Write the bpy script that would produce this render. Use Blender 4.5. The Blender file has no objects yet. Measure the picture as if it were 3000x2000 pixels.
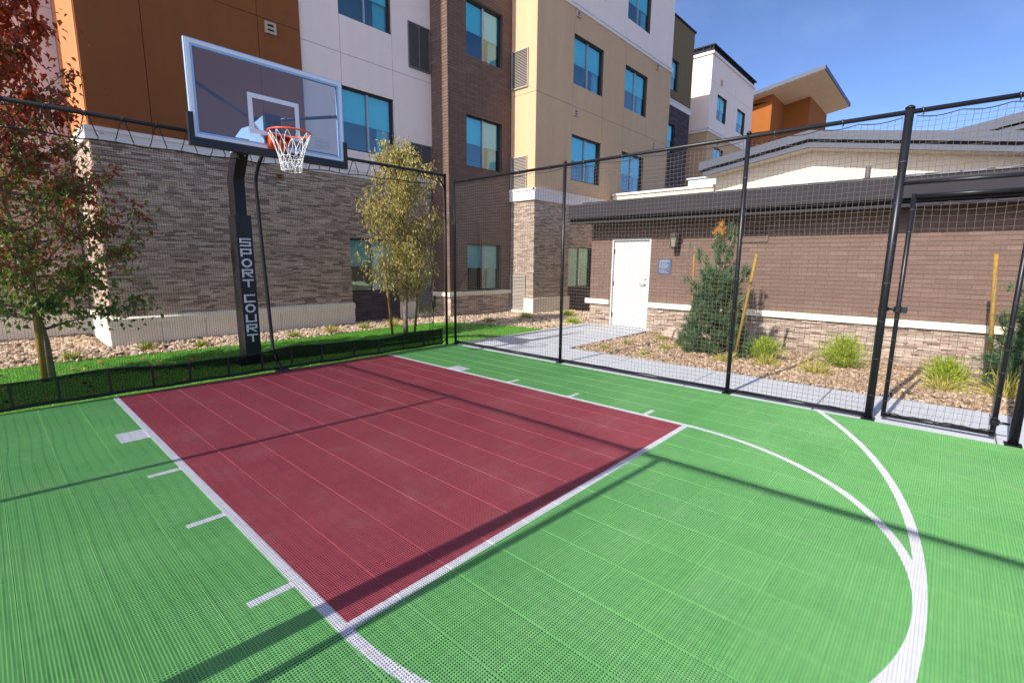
import bpy, bmesh, math, random
import numpy as np
from mathutils import Vector, Matrix

# ------------------------------------------------------------------ camera, world, sun, exposure
S = bpy.context.scene
COL = S.collection
cam_d = bpy.data.cameras.new('camera')
cam = bpy.data.objects.new('camera', cam_d)
COL.objects.link(cam)
CAM = Vector((-2.6872, -7.5215, 1.5673))
cam.location = CAM
cam.rotation_euler = (1.40509, -0.00957, -0.83326)
cam_d.sensor_width = 36.0
cam_d.lens = 16.879
cam_d.clip_start = 0.05
cam_d.clip_end = 3000
S.camera = cam

SUN_EL = math.radians(35.2)
SUN_AZ = math.radians(273.4)          # clockwise from +Y: from the left, a little behind the hotel wall plane
W = bpy.data.worlds.new('World')
S.world = W
W.use_nodes = True
wn = W.node_tree.nodes
wl = W.node_tree.links
bg = wn['Background']
sky = wn.new('ShaderNodeTexSky')
sky.sky_type = 'NISHITA'
sky.sun_disc = False
sky.sun_elevation = SUN_EL
sky.sun_rotation = SUN_AZ
sky.altitude = 1400
sky.air_density = 0.37
sky.dust_density = 3.0
sky.ozone_density = 4.0
bg.inputs['Strength'].default_value = 0.15
tcw = wn.new('ShaderNodeTexCoord')
mpw = wn.new('ShaderNodeMapping')
mpw.inputs['Scale'].default_value = (1.0, 2.2, 3.4)
mpw.inputs['Rotation'].default_value = (0.2, 0.3, 0.7)
wl.new(tcw.outputs['Generated'], mpw.inputs['Vector'])
nzw = wn.new('ShaderNodeTexNoise')
nzw.inputs['Scale'].default_value = 1.5
nzw.inputs['Detail'].default_value = 6
nzw.inputs['Roughness'].default_value = 0.55
wl.new(mpw.outputs[0], nzw.inputs['Vector'])
mrw = wn.new('ShaderNodeMapRange')
mrw.inputs['From Min'].default_value = 0.42
mrw.inputs['From Max'].default_value = 0.80
mrw.inputs['To Max'].default_value = 0.30
wl.new(nzw.outputs['Fac'], mrw.inputs['Value'])
mxw = wn.new('ShaderNodeMix')
mxw.data_type = 'RGBA'
mxw.inputs[7].default_value = (1.7, 2.3, 3.3, 1)
wl.new(mrw.outputs[0], mxw.inputs[0])
wl.new(sky.outputs['Color'], mxw.inputs[6])
wl.new(mxw.outputs[2], bg.inputs['Color'])

sun_d = bpy.data.lights.new('sun', 'SUN')
sun_d.energy = 2.8
sun_d.angle = math.radians(0.53)
sun_d.color = (1.0, 0.945, 0.87)
sun = bpy.data.objects.new('sun', sun_d)
COL.objects.link(sun)
to_sun = Vector((math.sin(SUN_AZ) * math.cos(SUN_EL), math.cos(SUN_AZ) * math.cos(SUN_EL), math.sin(SUN_EL)))
sun.rotation_euler = to_sun.to_track_quat('Z', 'Y').to_euler()
sun.location = to_sun * 60

S.view_settings.view_transform = 'Standard'
S.view_settings.look = 'None'
S.view_settings.exposure = 1.3
S.view_settings.gamma = 1.0
S.view_settings.use_curve_mapping = False
S.render.engine = 'CYCLES'
S.cycles.max_bounces = 8
S.cycles.transparent_max_bounces = 24
S.cycles.use_denoising = True

R = random.Random(11)
NR = np.random.default_rng(5)

# ------------------------------------------------------------------ materials
MATS = {}

class NT:
    """small helper for math node chains"""
    def __init__(s, nt):
        s.nt = nt
    def v(s, x, sock):
        if isinstance(x, (int, float)):
            sock.default_value = x
        else:
            s.nt.links.new(x, sock)
    def m(s, op, a, b=0.0, c=None):
        n = s.nt.nodes.new('ShaderNodeMath')
        n.operation = op
        s.v(a, n.inputs[0])
        s.v(b, n.inputs[1])
        if c is not None:
            s.v(c, n.inputs[2])
        return n.outputs[0]
    def mixc(s, f, a, b):
        n = s.nt.nodes.new('ShaderNodeMix')
        n.data_type = 'RGBA'
        s.v(f, n.inputs[0])
        for x, k in ((a, 6), (b, 7)):
            if isinstance(x, tuple):
                n.inputs[k].default_value = (*x[:3], 1)
            else:
                s.nt.links.new(x, n.inputs[k])
        return n.outputs[2]
    def noise(s, scale, detail=3.0, coord='Object', rough=0.6, vec=None):
        n = s.nt.nodes.new('ShaderNodeTexNoise')
        n.inputs['Scale'].default_value = scale
        n.inputs['Detail'].default_value = detail
        n.inputs['Roughness'].default_value = rough
        if vec is None:
            t = s.nt.nodes.new('ShaderNodeTexCoord')
            vec = t.outputs[coord]
        s.nt.links.new(vec, n.inputs['Vector'])
        return n.outputs['Fac']
    def pos(s):
        g = s.nt.nodes.new('ShaderNodeNewGeometry')
        return g.outputs['Position']
    def ramp(s, f, stops):
        n = s.nt.nodes.new('ShaderNodeValToRGB')
        e = n.color_ramp.elements
        while len(e) < len(stops):
            e.new(0.5)
        for el, (p, c) in zip(e, stops):
            el.position = p
            el.color = (*c, 1)
        s.v(f, n.inputs[0])
        return n.outputs[0]

def mat(name, color, rough=0.7, metal=0.0, var=0.12, scale=6.0, bump=0.0, bscale=60.0, spec=0.4, color2=None, streak=False):
    if name in MATS:
        return MATS[name]
    m = bpy.data.materials.new(name)
    m.use_nodes = True
    nt = m.node_tree
    h = NT(nt)
    p = nt.nodes['Principled BSDF']
    p.inputs['Roughness'].default_value = rough
    p.inputs['Metallic'].default_value = metal
    p.inputs['Specular IOR Level'].default_value = spec
    pos = h.pos()
    f = h.noise(scale, 4, vec=pos)
    f2 = h.noise(scale * 0.13, 2, vec=pos)
    f = h.m('ADD', h.m('MULTIPLY', f, 0.6), h.m('MULTIPLY', f2, 0.4))
    f = h.m('MULTIPLY_ADD', h.m('SUBTRACT', f, 0.5), 2.4, 0.5)
    if name.startswith('stucco') or name.startswith('cast') or name.startswith('gable'):
        mp = nt.nodes.new('ShaderNodeMapping')
        mp.inputs['Scale'].default_value = (2.6, 2.6, 0.16)
        nt.links.new(pos, mp.inputs['Vector'])
        st_ = h.noise(1.0, 5, vec=mp.outputs[0])
        f = h.m('ADD', h.m('MULTIPLY', f, 0.55), h.m('MULTIPLY', h.m('MULTIPLY_ADD', h.m('SUBTRACT', st_, 0.5), 2.6, 0.5), 0.45))
        var = var * 1.7
    lo = tuple(c * (1 - var) for c in color)
    hi = tuple(min(1, c * (1 + var)) for c in color) if color2 is None else color2
    nt.links.new(h.mixc(f, lo, hi), p.inputs['Base Color'])
    if bump:
        b = nt.nodes.new('ShaderNodeBump')
        b.inputs['Strength'].default_value = bump
        b.inputs['Distance'].default_value = 0.004
        nt.links.new(h.noise(bscale, 4, vec=pos), b.inputs['Height'])
        nt.links.new(b.outputs[0], p.inputs['Normal'])
    MATS[name] = m
    return m

def mat_random(name, stops, rough=0.85, bump=0.4, bscale=70.0, grain=0.25, height=None, trans=0.0, spec=0.3):
    """colour picked per piece (per object and per loose island)"""
    m = bpy.data.materials.new(name)
    m.use_nodes = True
    nt = m.node_tree
    h = NT(nt)
    p = nt.nodes['Principled BSDF']
    p.inputs['Roughness'].default_value = rough
    p.inputs['Specular IOR Level'].default_value = spec
    oi = nt.nodes.new('ShaderNodeObjectInfo')
    g = nt.nodes.new('ShaderNodeNewGeometry')
    f = h.m('FRACT', h.m('ADD', oi.outputs['Random'], g.outputs['Random Per Island']))
    if height:
        z0, z1, w = height
        sx = nt.nodes.new('ShaderNodeSeparateXYZ')
        nt.links.new(g.outputs['Position'], sx.inputs[0])
        t = h.m('DIVIDE', h.m('SUBTRACT', sx.outputs[2], z0), z1 - z0)
        cl = h.noise(1.7, 2, vec=g.outputs['Position'])
        t = h.m('ADD', h.m('MULTIPLY', t, 0.85), h.m('MULTIPLY', h.m('SUBTRACT', cl, 0.42), 1.1))
        f = h.m('ADD', h.m('MULTIPLY', f, 1 - w), h.m('MULTIPLY', t, w))
    c = h.ramp(f, stops)
    n = h.noise(38.0, 4, vec=g.outputs['Position'])
    gm = h.m('MULTIPLY_ADD', h.m('SUBTRACT', n, 0.5), grain * 2.0, 1.0)
    mul = nt.nodes.new('ShaderNodeMix')
    mul.data_type = 'RGBA'
    mul.blend_type = 'MULTIPLY'
    mul.inputs[0].default_value = 1.0
    cc = nt.nodes.new('ShaderNodeCombineColor')
    for i in range(3):
        nt.links.new(gm, cc.inputs[i])
    nt.links.new(c, mul.inputs[6])
    nt.links.new(cc.outputs[0], mul.inputs[7])
    nt.links.new(mul.outputs[2], p.inputs['Base Color'])
    if bump:
        b = nt.nodes.new('ShaderNodeBump')
        b.inputs['Strength'].default_value = bump
        b.inputs['Distance'].default_value = 0.006
        nt.links.new(h.noise(bscale, 4, vec=g.outputs['Position']), b.inputs['Height'])
        nt.links.new(b.outputs[0], p.inputs['Normal'])
    if trans:
        tr = nt.nodes.new('ShaderNodeBsdfTranslucent')
        nt.links.new(mul.outputs[2], tr.inputs['Color'])
        mx = nt.nodes.new('ShaderNodeMixShader')
        mx.inputs[0].default_value = trans
        nt.links.new(p.outputs[0], mx.inputs[1])
        nt.links.new(tr.outputs[0], mx.inputs[2])
        nt.links.new(mx.outputs[0], nt.nodes['Material Output'].inputs['Surface'])
    MATS[name] = m
    return m

def mat_glass(name, tint, refl=0.25, rtint=(1, 1, 1), haze=0.0, hazec=(0.8, 0.8, 0.8), wave=0.0):
    m = bpy.data.materials.new(name)
    m.use_nodes = True
    nt = m.node_tree
    nt.nodes.remove(nt.nodes['Principled BSDF'])
    t = nt.nodes.new('ShaderNodeBsdfTransparent')
    t.inputs[0].default_value = (*tint, 1)
    g = nt.nodes.new('ShaderNodeBsdfGlossy')
    g.inputs['Color'].default_value = (*rtint, 1)
    g.inputs['Roughness'].default_value = 0.015
    if wave:
        hb = NT(nt)
        bp_ = nt.nodes.new('ShaderNodeBump')
        bp_.inputs['Strength'].default_value = wave
        bp_.inputs['Distance'].default_value = 0.05
        nt.links.new(hb.noise(1.6, 2, vec=hb.pos()), bp_.inputs['Height'])
        nt.links.new(bp_.outputs[0], g.inputs['Normal'])
    fr = nt.nodes.new('ShaderNodeFresnel')
    fr.inputs[0].default_value = 1.5
    h = NT(nt)
    f = h.m('MINIMUM', h.m('ADD', fr.outputs[0], refl), 1.0)
    mx = nt.nodes.new('ShaderNodeMixShader')
    nt.links.new(f, mx.inputs[0])
    nt.links.new(t.outputs[0], mx.inputs[1])
    nt.links.new(g.outputs[0], mx.inputs[2])
    out = mx.outputs[0]
    if haze:
        d = nt.nodes.new('ShaderNodeBsdfDiffuse')
        d.inputs[0].default_value = (*hazec, 1)
        tl = nt.nodes.new('ShaderNodeBsdfTranslucent')
        tl.inputs[0].default_value = (*hazec, 1)
        ad = nt.nodes.new('ShaderNodeMixShader')
        nt.links.new(d.outputs[0], ad.inputs[1])
        nt.links.new(tl.outputs[0], ad.inputs[2])
        mx2 = nt.nodes.new('ShaderNodeMixShader')
        mx2.inputs[0].default_value = haze
        nt.links.new(out, mx2.inputs[1])
        nt.links.new(ad.outputs[0], mx2.inputs[2])
        out = mx2.outputs[0]
    nt.links.new(out, nt.nodes['Material Output'].inputs['Surface'])
    MATS[name] = m
    return m

def mat_court():
    """snap tile plastic: paint colours laid out in world metres"""
    m = bpy.data.materials.new('court_plastic')
    m.use_nodes = True
    nt = m.node_tree
    h = NT(nt)
    p = nt.nodes['Principled BSDF']
    p.inputs['Roughness'].default_value = 0.42
    p.inputs['Specular IOR Level'].default_value = 0.35
    pos = h.pos()
    sx = nt.nodes.new('ShaderNodeSeparateXYZ')
    nt.links.new(pos, sx.inputs[0])
    x, y = sx.outputs[0], sx.outputs[1]
    ax = h.m('ABSOLUTE', x)
    wob = h.m('MULTIPLY', h.m('SUBTRACT', h.noise(90, 1, vec=pos), 0.5), 0.006)
    axw = h.m('ADD', ax, wob)
    yw = h.m('ADD', y, wob)
    def rng(v, a, b):
        return h.m('MULTIPLY', h.m('GREATER_THAN', v, a), h.m('LESS_THAN', v, b))
    def rect(x0, x1, y0, y1):
        return h.m('MULTIPLY', rng(axw, x0, x1), rng(yw, y0, y1))
    FT = 0.3048
    hw, yf = 6 * FT, -19 * FT
    lw = 0.052
    lines = [rect(hw - lw, hw, yf, 0), rect(-1, hw, yf, yf + lw), rect(hw, hw + 0.2032, -8 * FT, -7 * FT)]
    for t in (11 + 1 / 12, 14.25, 17 + 5 / 12):
        lines.append(rect(hw, hw + 0.2032, -t * FT - 0.0254, -t * FT + 0.0254))
    def ring(cy, r0, r1, ymax):
        dy = h.m('SUBTRACT', yw, cy)
        r = h.m('SQRT', h.m('ADD', h.m('MULTIPLY', axw, axw), h.m('MULTIPLY', dy, dy)))
        return h.m('MULTIPLY', rng(r, r0, r1), h.m('LESS_THAN', yw, ymax))
    lines.append(ring(yf, hw - lw, hw, yf))
    lines.append(ring(-5.25 * FT, 19.75 * FT - lw, 19.75 * FT, -5.25 * FT))
    tot = lines[0]
    for l in lines[1:]:
        tot = h.m('MAXIMUM', tot, l)
    key = rect(-1, hw - lw * 0.5, yf + lw * 0.5, 0)
    n1 = h.noise(1.3, 4, vec=pos)
    n2 = h.noise(14, 4, vec=pos)
    nn = h.m('ADD', h.m('MULTIPLY', n1, 0.6), h.m('MULTIPLY', n2, 0.4))
    nn = h.m('MULTIPLY_ADD', h.m('SUBTRACT', nn, 0.5), 2.2, 0.5)
    cv = nt.nodes.new('ShaderNodeCombineXYZ')
    nt.links.new(h.m('FLOOR', h.m('DIVIDE', x, 0.305)), cv.inputs[0])
    nt.links.new(h.m('FLOOR', h.m('DIVIDE', y, 0.305)), cv.inputs[1])
    wnz = nt.nodes.new('ShaderNodeTexWhiteNoise')
    nt.links.new(cv.outputs[0], wnz.inputs[0])
    nn = h.m('ADD', nn, h.m('MULTIPLY', h.m('SUBTRACT', wnz.outputs[0], 0.5), 0.22))
    green = h.mixc(nn, (0.100, 0.305, 0.094), (0.160, 0.405, 0.134))
    red = h.mixc(nn, (0.250, 0.046, 0.062), (0.335, 0.072, 0.088))
    white = h.mixc(n2, (0.50, 0.50, 0.54), (0.64, 0.64, 0.67))
    c = h.mixc(key, green, red)
    c = h.mixc(tot, c, white)
    # scuffed, dusty patches of its own shape
    sc1 = h.m('MULTIPLY', h.m('SMOOTH_MIN', h.m('MAXIMUM', h.m('MULTIPLY', h.m('SUBTRACT', h.noise(2.1, 6, vec=pos, rough=0.75), 0.50), 3.0), 0.0), 1.0, 0.1), 0.16)
    c = h.mixc(sc1, c, (0.40, 0.42, 0.38))
    # dust in the grain
    d = h.m('MULTIPLY', h.m('GREATER_THAN', h.noise(260, 2, vec=pos), 0.68), 0.15)
    c = h.mixc(d, c, (0.45, 0.43, 0.38))
    nt.links.new(c, p.inputs['Base Color'])
    MATS['court'] = m
    return m

M_court = mat_court()
M_base = mat('court_base_slab', (0.035, 0.04, 0.036), 0.95)
M_conc = mat('concrete', (0.5, 0.515, 0.54), 0.9, var=0.10, scale=5, bump=0.35, bscale=160)
M_soil = mat('landscape_soil', (0.20, 0.155, 0.115), 1.0, var=0.3, scale=9, bump=0.8, bscale=50)
M_ground = mat('open_ground', (0.26, 0.23, 0.19), 1.0, var=0.2, scale=0.4)
M_turf = mat('turf_soil', (0.07, 0.19, 0.02), 1.0, var=0.3, scale=12)
M_white = mat('stucco_white', (0.9, 0.735, 0.64), 0.95, var=0.035, scale=3, bump=0.5, bscale=220)
M_brown = mat('stucco_brown', (0.25, 0.08, 0.022), 0.95, var=0.07, scale=3, bump=0.5, bscale=220)
M_tan = mat('stucco_tan', (0.61, 0.395, 0.225), 0.95, var=0.05, scale=3, bump=0.5, bscale=220)
M_peach = mat('stucco_peach', (0.52, 0.2, 0.075), 0.95, var=0.05, scale=3, bump=0.5, bscale=220)
M_pink = mat('stucco_pale', (0.76, 0.62, 0.56), 0.95, var=0.05, scale=3, bump=0.5, bscale=220)
M_olive = mat('stucco_olive', (0.19, 0.13, 0.06), 0.95, var=0.06, scale=3, bump=0.5, bscale=220)
M_orange = mat('stucco_orange', (0.3, 0.095, 0.018), 0.95, var=0.06, scale=2, bump=0.3, bscale=200)
M_cream = mat('cast_stone_cream', (0.86, 0.76, 0.58), 0.9, var=0.07, scale=7, bump=0.4, bscale=180)
M_trim = mat('trim_pale', (0.8, 0.72, 0.67), 0.9, var=0.05, scale=5, bump=0.3, bscale=180)
M_gable = mat('gable_stucco', (0.72, 0.605, 0.46), 0.95, var=0.05, scale=3, bump=0.4, bscale=220)
M_mortar = mat('mortar', (0.12, 0.085, 0.07), 1.0, var=0.15, scale=30)
M_mortar2 = mat('stone_joint', (0.17, 0.125, 0.1), 1.0, var=0.2, scale=30)
M_brick = mat_random('brown_brick', [(0, (0.144, 0.09, 0.068)), (0.5, (0.157, 0.099, 0.076)), (0.95, (0.172, 0.11, 0.085)), (1, (0.194, 0.127, 0.1))], grain=0.18)
M_brickd = mat_random('plum_brick', [(0, (0.060, 0.040, 0.045)), (0.6, (0.085, 0.058, 0.062)), (1, (0.12, 0.085, 0.085))])
M_stone = mat_random('ledge_stone', [(0, (0.24, 0.17, 0.13)), (0.2, (0.36, 0.265, 0.205)), (0.45, (0.53, 0.375, 0.28)), (0.68, (0.6, 0.44, 0.335)), (0.85, (0.66, 0.5, 0.395)), (0.94, (0.42, 0.265, 0.185)), (1, (0.7, 0.57, 0.46))], grain=0.4)
M_stone2 = mat_random('ledge_stone_pink', [(0, (0.22, 0.155, 0.12)), (0.15, (0.3, 0.22, 0.168)), (0.4, (0.36, 0.278, 0.216)), (0.65, (0.42, 0.33, 0.262)), (0.82, (0.46, 0.375, 0.3)), (0.93, (0.34, 0.23, 0.175)), (1, (0.52, 0.45, 0.37))], grain=0.35)
M_roof = mat('roof_metal', (0.105, 0.10, 0.115), 0.42, 0.0, var=0.08, scale=2, spec=0.6)
M_fascia = mat('fascia_metal', (0.034, 0.031, 0.036), 0.8, var=0.06, scale=2, spec=0.12)
M_fascia2 = mat('fascia_slate', (0.055, 0.062, 0.088), 0.5, var=0.06, scale=2)
M_black = mat('black_powder_coat', (0.01, 0.0105, 0.013), 0.36, var=0.3, scale=40, spec=0.35)
M_pad = mat('black_vinyl', (0.01, 0.01, 0.013), 0.38, var=0.25, scale=30, bump=0.25, bscale=45, spec=0.5)
M_cord = mat('net_cord', (0.17, 0.145, 0.115), 0.9, var=0.2, scale=60)
M_cordb = mat('net_cord_black', (0.018, 0.018, 0.02), 0.9, var=0.2, scale=60)
M_rope = mat('rope_black', (0.02, 0.02, 0.024), 0.85, var=0.2, scale=60)
M_galv = mat('galvanised_steel', (0.13, 0.135, 0.145), 0.35, 0.9, var=0.1, scale=20)
M_frame = mat('window_frame_bronze', (0.030, 0.026, 0.026), 0.45, var=0.1)
M_alu = mat('aluminium_mullion', (0.42, 0.42, 0.42), 0.4, 0.6, var=0.05)
M_room = mat('room_dark', (0.1, 0.11, 0.12), 0.95)
M_blind = mat('roller_blind_fabric', (0.92, 0.92, 0.9), 0.95, var=0.03)
M_curtain = mat('curtain_fabric', (0.88, 0.89, 0.88), 0.95, var=0.06)
M_louver = mat('louver_metal', (0.36, 0.31, 0.26), 0.55, var=0.06)
M_louverd = mat('louver_backing', (0.03, 0.027, 0.025), 0.9)
M_door = mat('door_white', (0.52, 0.505, 0.485), 0.5, var=0.03, scale=4)
M_steel = mat('satin_steel', (0.55, 0.55, 0.55), 0.3, 0.9)
M_lamp = mat('lantern_bronze', (0.045, 0.036, 0.028), 0.45, var=0.2)
M_lglass = mat('lantern_glass', (0.2, 0.19, 0.15), 0.25, var=0.08)
M_sign = mat('sign_blue_grey', (0.055, 0.075, 0.13), 0.5, var=0.06)
M_ink = mat('sign_ink', (0.25, 0.3, 0.38), 0.6)
M_ltr = mat('letter_white', (0.8, 0.83, 0.88), 0.5, var=0.08, scale=30)
M_bbw = mat('backboard_white', (0.78, 0.80, 0.84), 0.4, var=0.03)
M_bbf = mat('backboard_frame', (0.36, 0.52, 0.74), 0.35, 0.15, var=0.05)
M_arm = mat('hoop_arm_steel', (0.008, 0.025, 0.045), 0.35, var=0.1, spec=0.25)
M_gus = mat('gusset_blue', (0.30, 0.45, 0.56), 0.4, var=0.1)
M_rim = mat('rim_orange', (0.75, 0.10, 0.025), 0.35, var=0.08)
M_hnet = mat('hoop_net_white', (0.78, 0.77, 0.73), 0.8, var=0.06, scale=40)
M_stake = mat('stake_wood', (0.27, 0.155, 0.03), 0.8, var=0.25, scale=14, bump=0.3)
M_stake2 = mat('stake_wood_brown', (0.27, 0.13, 0.04), 0.85, var=0.25, scale=14, bump=0.3)
M_bark = mat('bark', (0.22, 0.16, 0.12), 0.95, var=0.35, scale=30, bump=0.9, bscale=60)
M_barkp = mat('bark_young', (0.23, 0.155, 0.115), 0.9, var=0.3, scale=30, bump=0.7, bscale=70)
M_red = mat_random('leaf_red', [(0, (0.065, 0.147, 0.029)), (0.22, (0.123, 0.231, 0.039)), (0.4, (0.246, 0.280, 0.052)), (0.5, (0.290, 0.105, 0.039)), (0.68, (0.377, 0.063, 0.029)), (0.88, (0.609, 0.105, 0.031)), (1, (0.841, 0.280, 0.039))], rough=0.45, bump=0, grain=0.2, height=(0.7, 4.6, 0.62), trans=0.42, spec=0.5)
M_yel = mat_random('leaf_yellow', [(0, (0.184, 0.189, 0.048)), (0.35, (0.356, 0.326, 0.085)), (0.7, (0.540, 0.452, 0.142)), (0.88, (0.691, 0.578, 0.247)), (0.95, (0.540, 0.252, 0.076)), (1, (0.324, 0.315, 0.095))], rough=0.5, bump=0, grain=0.15, trans=0.42)
M_pine = mat_random('pine_needles', [(0, (0.033, 0.085, 0.029)), (0.45, (0.056, 0.133, 0.054)), (0.8, (0.104, 0.200, 0.094)), (0.92, (0.148, 0.222, 0.101)), (0.97, (0.370, 0.207, 0.043)), (1, (0.407, 0.237, 0.050))], rough=0.6, bump=0, grain=0.2, trans=0.15)
M_pined = mat_random('pine_needles_dead', [(0, (0.42, 0.17, 0.03)), (0.5, (0.55, 0.26, 0.05)), (1, (0.62, 0.38, 0.10))], rough=0.7, bump=0, trans=0.2)
M_juni = mat_random('shrub_lime', [(0, (0.1, 0.22, 0.015)), (0.35, (0.22, 0.36, 0.02)), (0.75, (0.45, 0.52, 0.03)), (1, (0.66, 0.6, 0.06))], rough=0.6, bump=0, grain=0.2, trans=0.25)
M_tuft = mat_random('tuft_green', [(0, (0.126, 0.195, 0.024)), (0.5, (0.280, 0.338, 0.036)), (1, (0.588, 0.520, 0.096))], rough=0.7, bump=0, grain=0.2, trans=0.25)
M_straw = mat_random('straw_grass', [(0, (0.36, 0.30, 0.06)), (0.5, (0.52, 0.46, 0.08)), (1, (0.60, 0.55, 0.20))], rough=0.7, bump=0, grain=0.2, trans=0.25)
M_grass = mat_random('grass_blade', [(0, (0.062, 0.259, 0.010)), (0.5, (0.117, 0.425, 0.018)), (0.85, (0.177, 0.547, 0.028)), (1, (0.382, 0.576, 0.070))], rough=0.6, bump=0, grain=0.2, trans=0.25)
M_rock = mat_random('river_rock', [(0, (0.231, 0.171, 0.117)), (0.25, (0.378, 0.284, 0.194)), (0.55, (0.493, 0.372, 0.252)), (0.8, (0.578, 0.451, 0.324)), (0.92, (0.420, 0.245, 0.153)), (1, (0.651, 0.559, 0.450))], grain=0.3)
M_rock2 = mat_random('tan_rock', [(0, (0.217, 0.145, 0.090)), (0.3, (0.337, 0.225, 0.139)), (0.6, (0.424, 0.290, 0.184)), (0.85, (0.478, 0.345, 0.224)), (1, (0.565, 0.450, 0.332))], grain=0.3)
M_pinkrock = mat('boulder_pink', (0.55, 0.38, 0.31), 0.9, var=0.2, scale=8, bump=0.8, bscale=30)
M_unit = mat('rooftop_unit_metal', (0.60, 0.66, 0.72), 0.45, 0.2, var=0.05)
M_tag = mat('tag_white', (0.75, 0.77, 0.80), 0.6)
M_green = mat('green_tie', (0.03, 0.25, 0.14), 0.6)
M_skirt = mat_glass('mesh_skirt', (0.24, 0.25, 0.29), refl=-0.04, haze=0.46, hazec=(0.016, 0.018, 0.022))
M_glass = mat_glass('window_glass', (0.36, 0.93, 0.96), refl=0.15, rtint=(0.62, 0.93, 1.0), wave=0.06)
M_glassg = mat_glass('window_glass_low', (0.6, 0.90, 0.86), refl=0.10, rtint=(0.7, 1.0, 0.95), wave=0.06)
M_bbg = mat_glass('backboard_glass', (0.80, 0.86, 0.92), refl=0.01, haze=0.055, hazec=(0.66, 0.52, 0.66))

# ------------------------------------------------------------------ geometry helpers
class MB:
    def __init__(s):
        s.v = []
        s.f = []
        s.sm = set()
    def box(s, x0, x1, y0, y1, z0, z1):
        b = len(s.v)
        s.v += [(x0, y0, z0), (x1, y0, z0), (x1, y1, z0), (x0, y1, z0), (x0, y0, z1), (x1, y0, z1), (x1, y1, z1), (x0, y1, z1)]
        s.f += [(b, b + 3, b + 2, b + 1), (b + 4, b + 5, b + 6, b + 7), (b, b + 1, b + 5, b + 4), (b + 1, b + 2, b + 6, b + 5), (b + 2, b + 3, b + 7, b + 6), (b + 3, b, b + 4, b + 7)]
        return s
    def hexa(s, pts):
        """8 points: bottom ring then top ring"""
        b = len(s.v)
        s.v += [tuple(p) for p in pts]
        s.f += [(b, b + 3, b + 2, b + 1), (b + 4, b + 5, b + 6, b + 7), (b, b + 1, b + 5, b + 4), (b + 1, b + 2, b + 6, b + 5), (b + 2, b + 3, b + 7, b + 6), (b + 3, b, b + 4, b + 7)]
        return s
    def prism(s, poly, axis, a, b_):
        """extrude a 2D polygon along an axis: axis 'x': poly in (y,z); 'y': (x,z); 'z': (x,y)"""
        n = len(poly)
        b = len(s.v)
        for t in (a, b_):
            for p, q in poly:
                s.v.append({'x': (t, p, q), 'y': (p, t, q), 'z': (p, q, t)}[axis])
        s.f.append(tuple(range(b + n - 1, b - 1, -1)))
        s.f.append(tuple(range(b + n, b + 2 * n)))
        for i in range(n):
            j = (i + 1) % n
            s.f.append((b + i, b + j, b + n + j, b + n + i))
        return s
    def tube(s, pts, r, n=8, caps=True, closed=False):
        pts = [Vector(p) for p in pts]
        rs = r if isinstance(r, (list, tuple)) else [r] * len(pts)
        b = len(s.v)
        up = Vector((0.031, 0.017, 1)).normalized()
        m = len(pts)
        prev = None
        for i, p in enumerate(pts):
            if closed:
                d = pts[(i + 1) % m] - pts[i - 1]
            else:
                d = pts[min(i + 1, m - 1)] - pts[max(i - 1, 0)]
            d.normalize()
            if prev is None:
                e = d.cross(up)
                if e.length < 0.1:
                    e = d.cross(Vector((1, 0, 0)))
            else:
                e = prev - d * prev.dot(d)
            e.normalize()
            prev = e
            g = d.cross(e)
            for k in range(n):
                a = 2 * math.pi * k / n
                s.v.append(tuple(p + (e * math.cos(a) + g * math.sin(a)) * rs[i]))
        for i in range(m if closed else m - 1):
            i2 = (i + 1) % m
            for k in range(n):
                k2 = (k + 1) % n
                s.sm.add(len(s.f))
                s.f.append((b + i * n + k, b + i * n + k2, b + i2 * n + k2, b + i2 * n + k))
        if caps and not closed:
            s.f.append(tuple(b + k for k in range(n - 1, -1, -1)))
            s.f.append(tuple(b + (m - 1) * n + k for k in range(n)))
        return s
    def lathe(s, cx, cy, prof, n=16, rot=0.0):
        b = len(s.v)
        for r, z in prof:
            for k in range(n):
                a = 2 * math.pi * k / n + rot
                s.v.append((cx + r * math.cos(a), cy + r * math.sin(a), z))
        for i in range(len(prof) - 1):
            for k in range(n):
                k2 = (k + 1) % n
                s.f.append((b + i * n + k, b + i * n + k2, b + (i + 1) * n + k2, b + (i + 1) * n + k))
        s.f.append(tuple(b + k for k in range(n - 1, -1, -1)))
        s.f.append(tuple(b + (len(prof) - 1) * n + k for k in range(n)))
        return s
    def quad(s, a, b_, c, d):
        b = len(s.v)
        s.v += [tuple(a), tuple(b_), tuple(c), tuple(d)]
        s.f.append((b, b + 1, b + 2, b + 3))
        return s
    def mesh(s, name, m, org=(0, 0, 0), smooth=False):
        me = bpy.data.meshes.new(name)
        v = np.asarray(s.v, dtype=float).reshape(-1, 3) - np.asarray(org, dtype=float)
        me.from_pydata(v.tolist(), [], s.f)
        me.materials.append(m)
        if smooth:
            me.polygons.foreach_set('use_smooth', [True] * len(me.polygons))
        elif s.sm and len(me.polygons) == len(s.f):
            me.polygons.foreach_set('use_smooth', [i in s.sm for i in range(len(s.f))])
        me.update()
        return me

def root_origin(o):
    while o.parent:
        o = o.parent
    return o.location

def link(name, me, parent=None, kind=None, label=None):
    o = bpy.data.objects.new(name, me)
    COL.objects.link(o)
    if parent is not None:
        o.parent = parent
    if kind:
        o['kind'] = kind
    if label:
        o['label'] = label
    return o

def part(name, mb, m, parent, kind=None, label=None, smooth=False):
    return link(name, mb.mesh(name, m, root_origin(parent), smooth), parent, kind, label)

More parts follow.
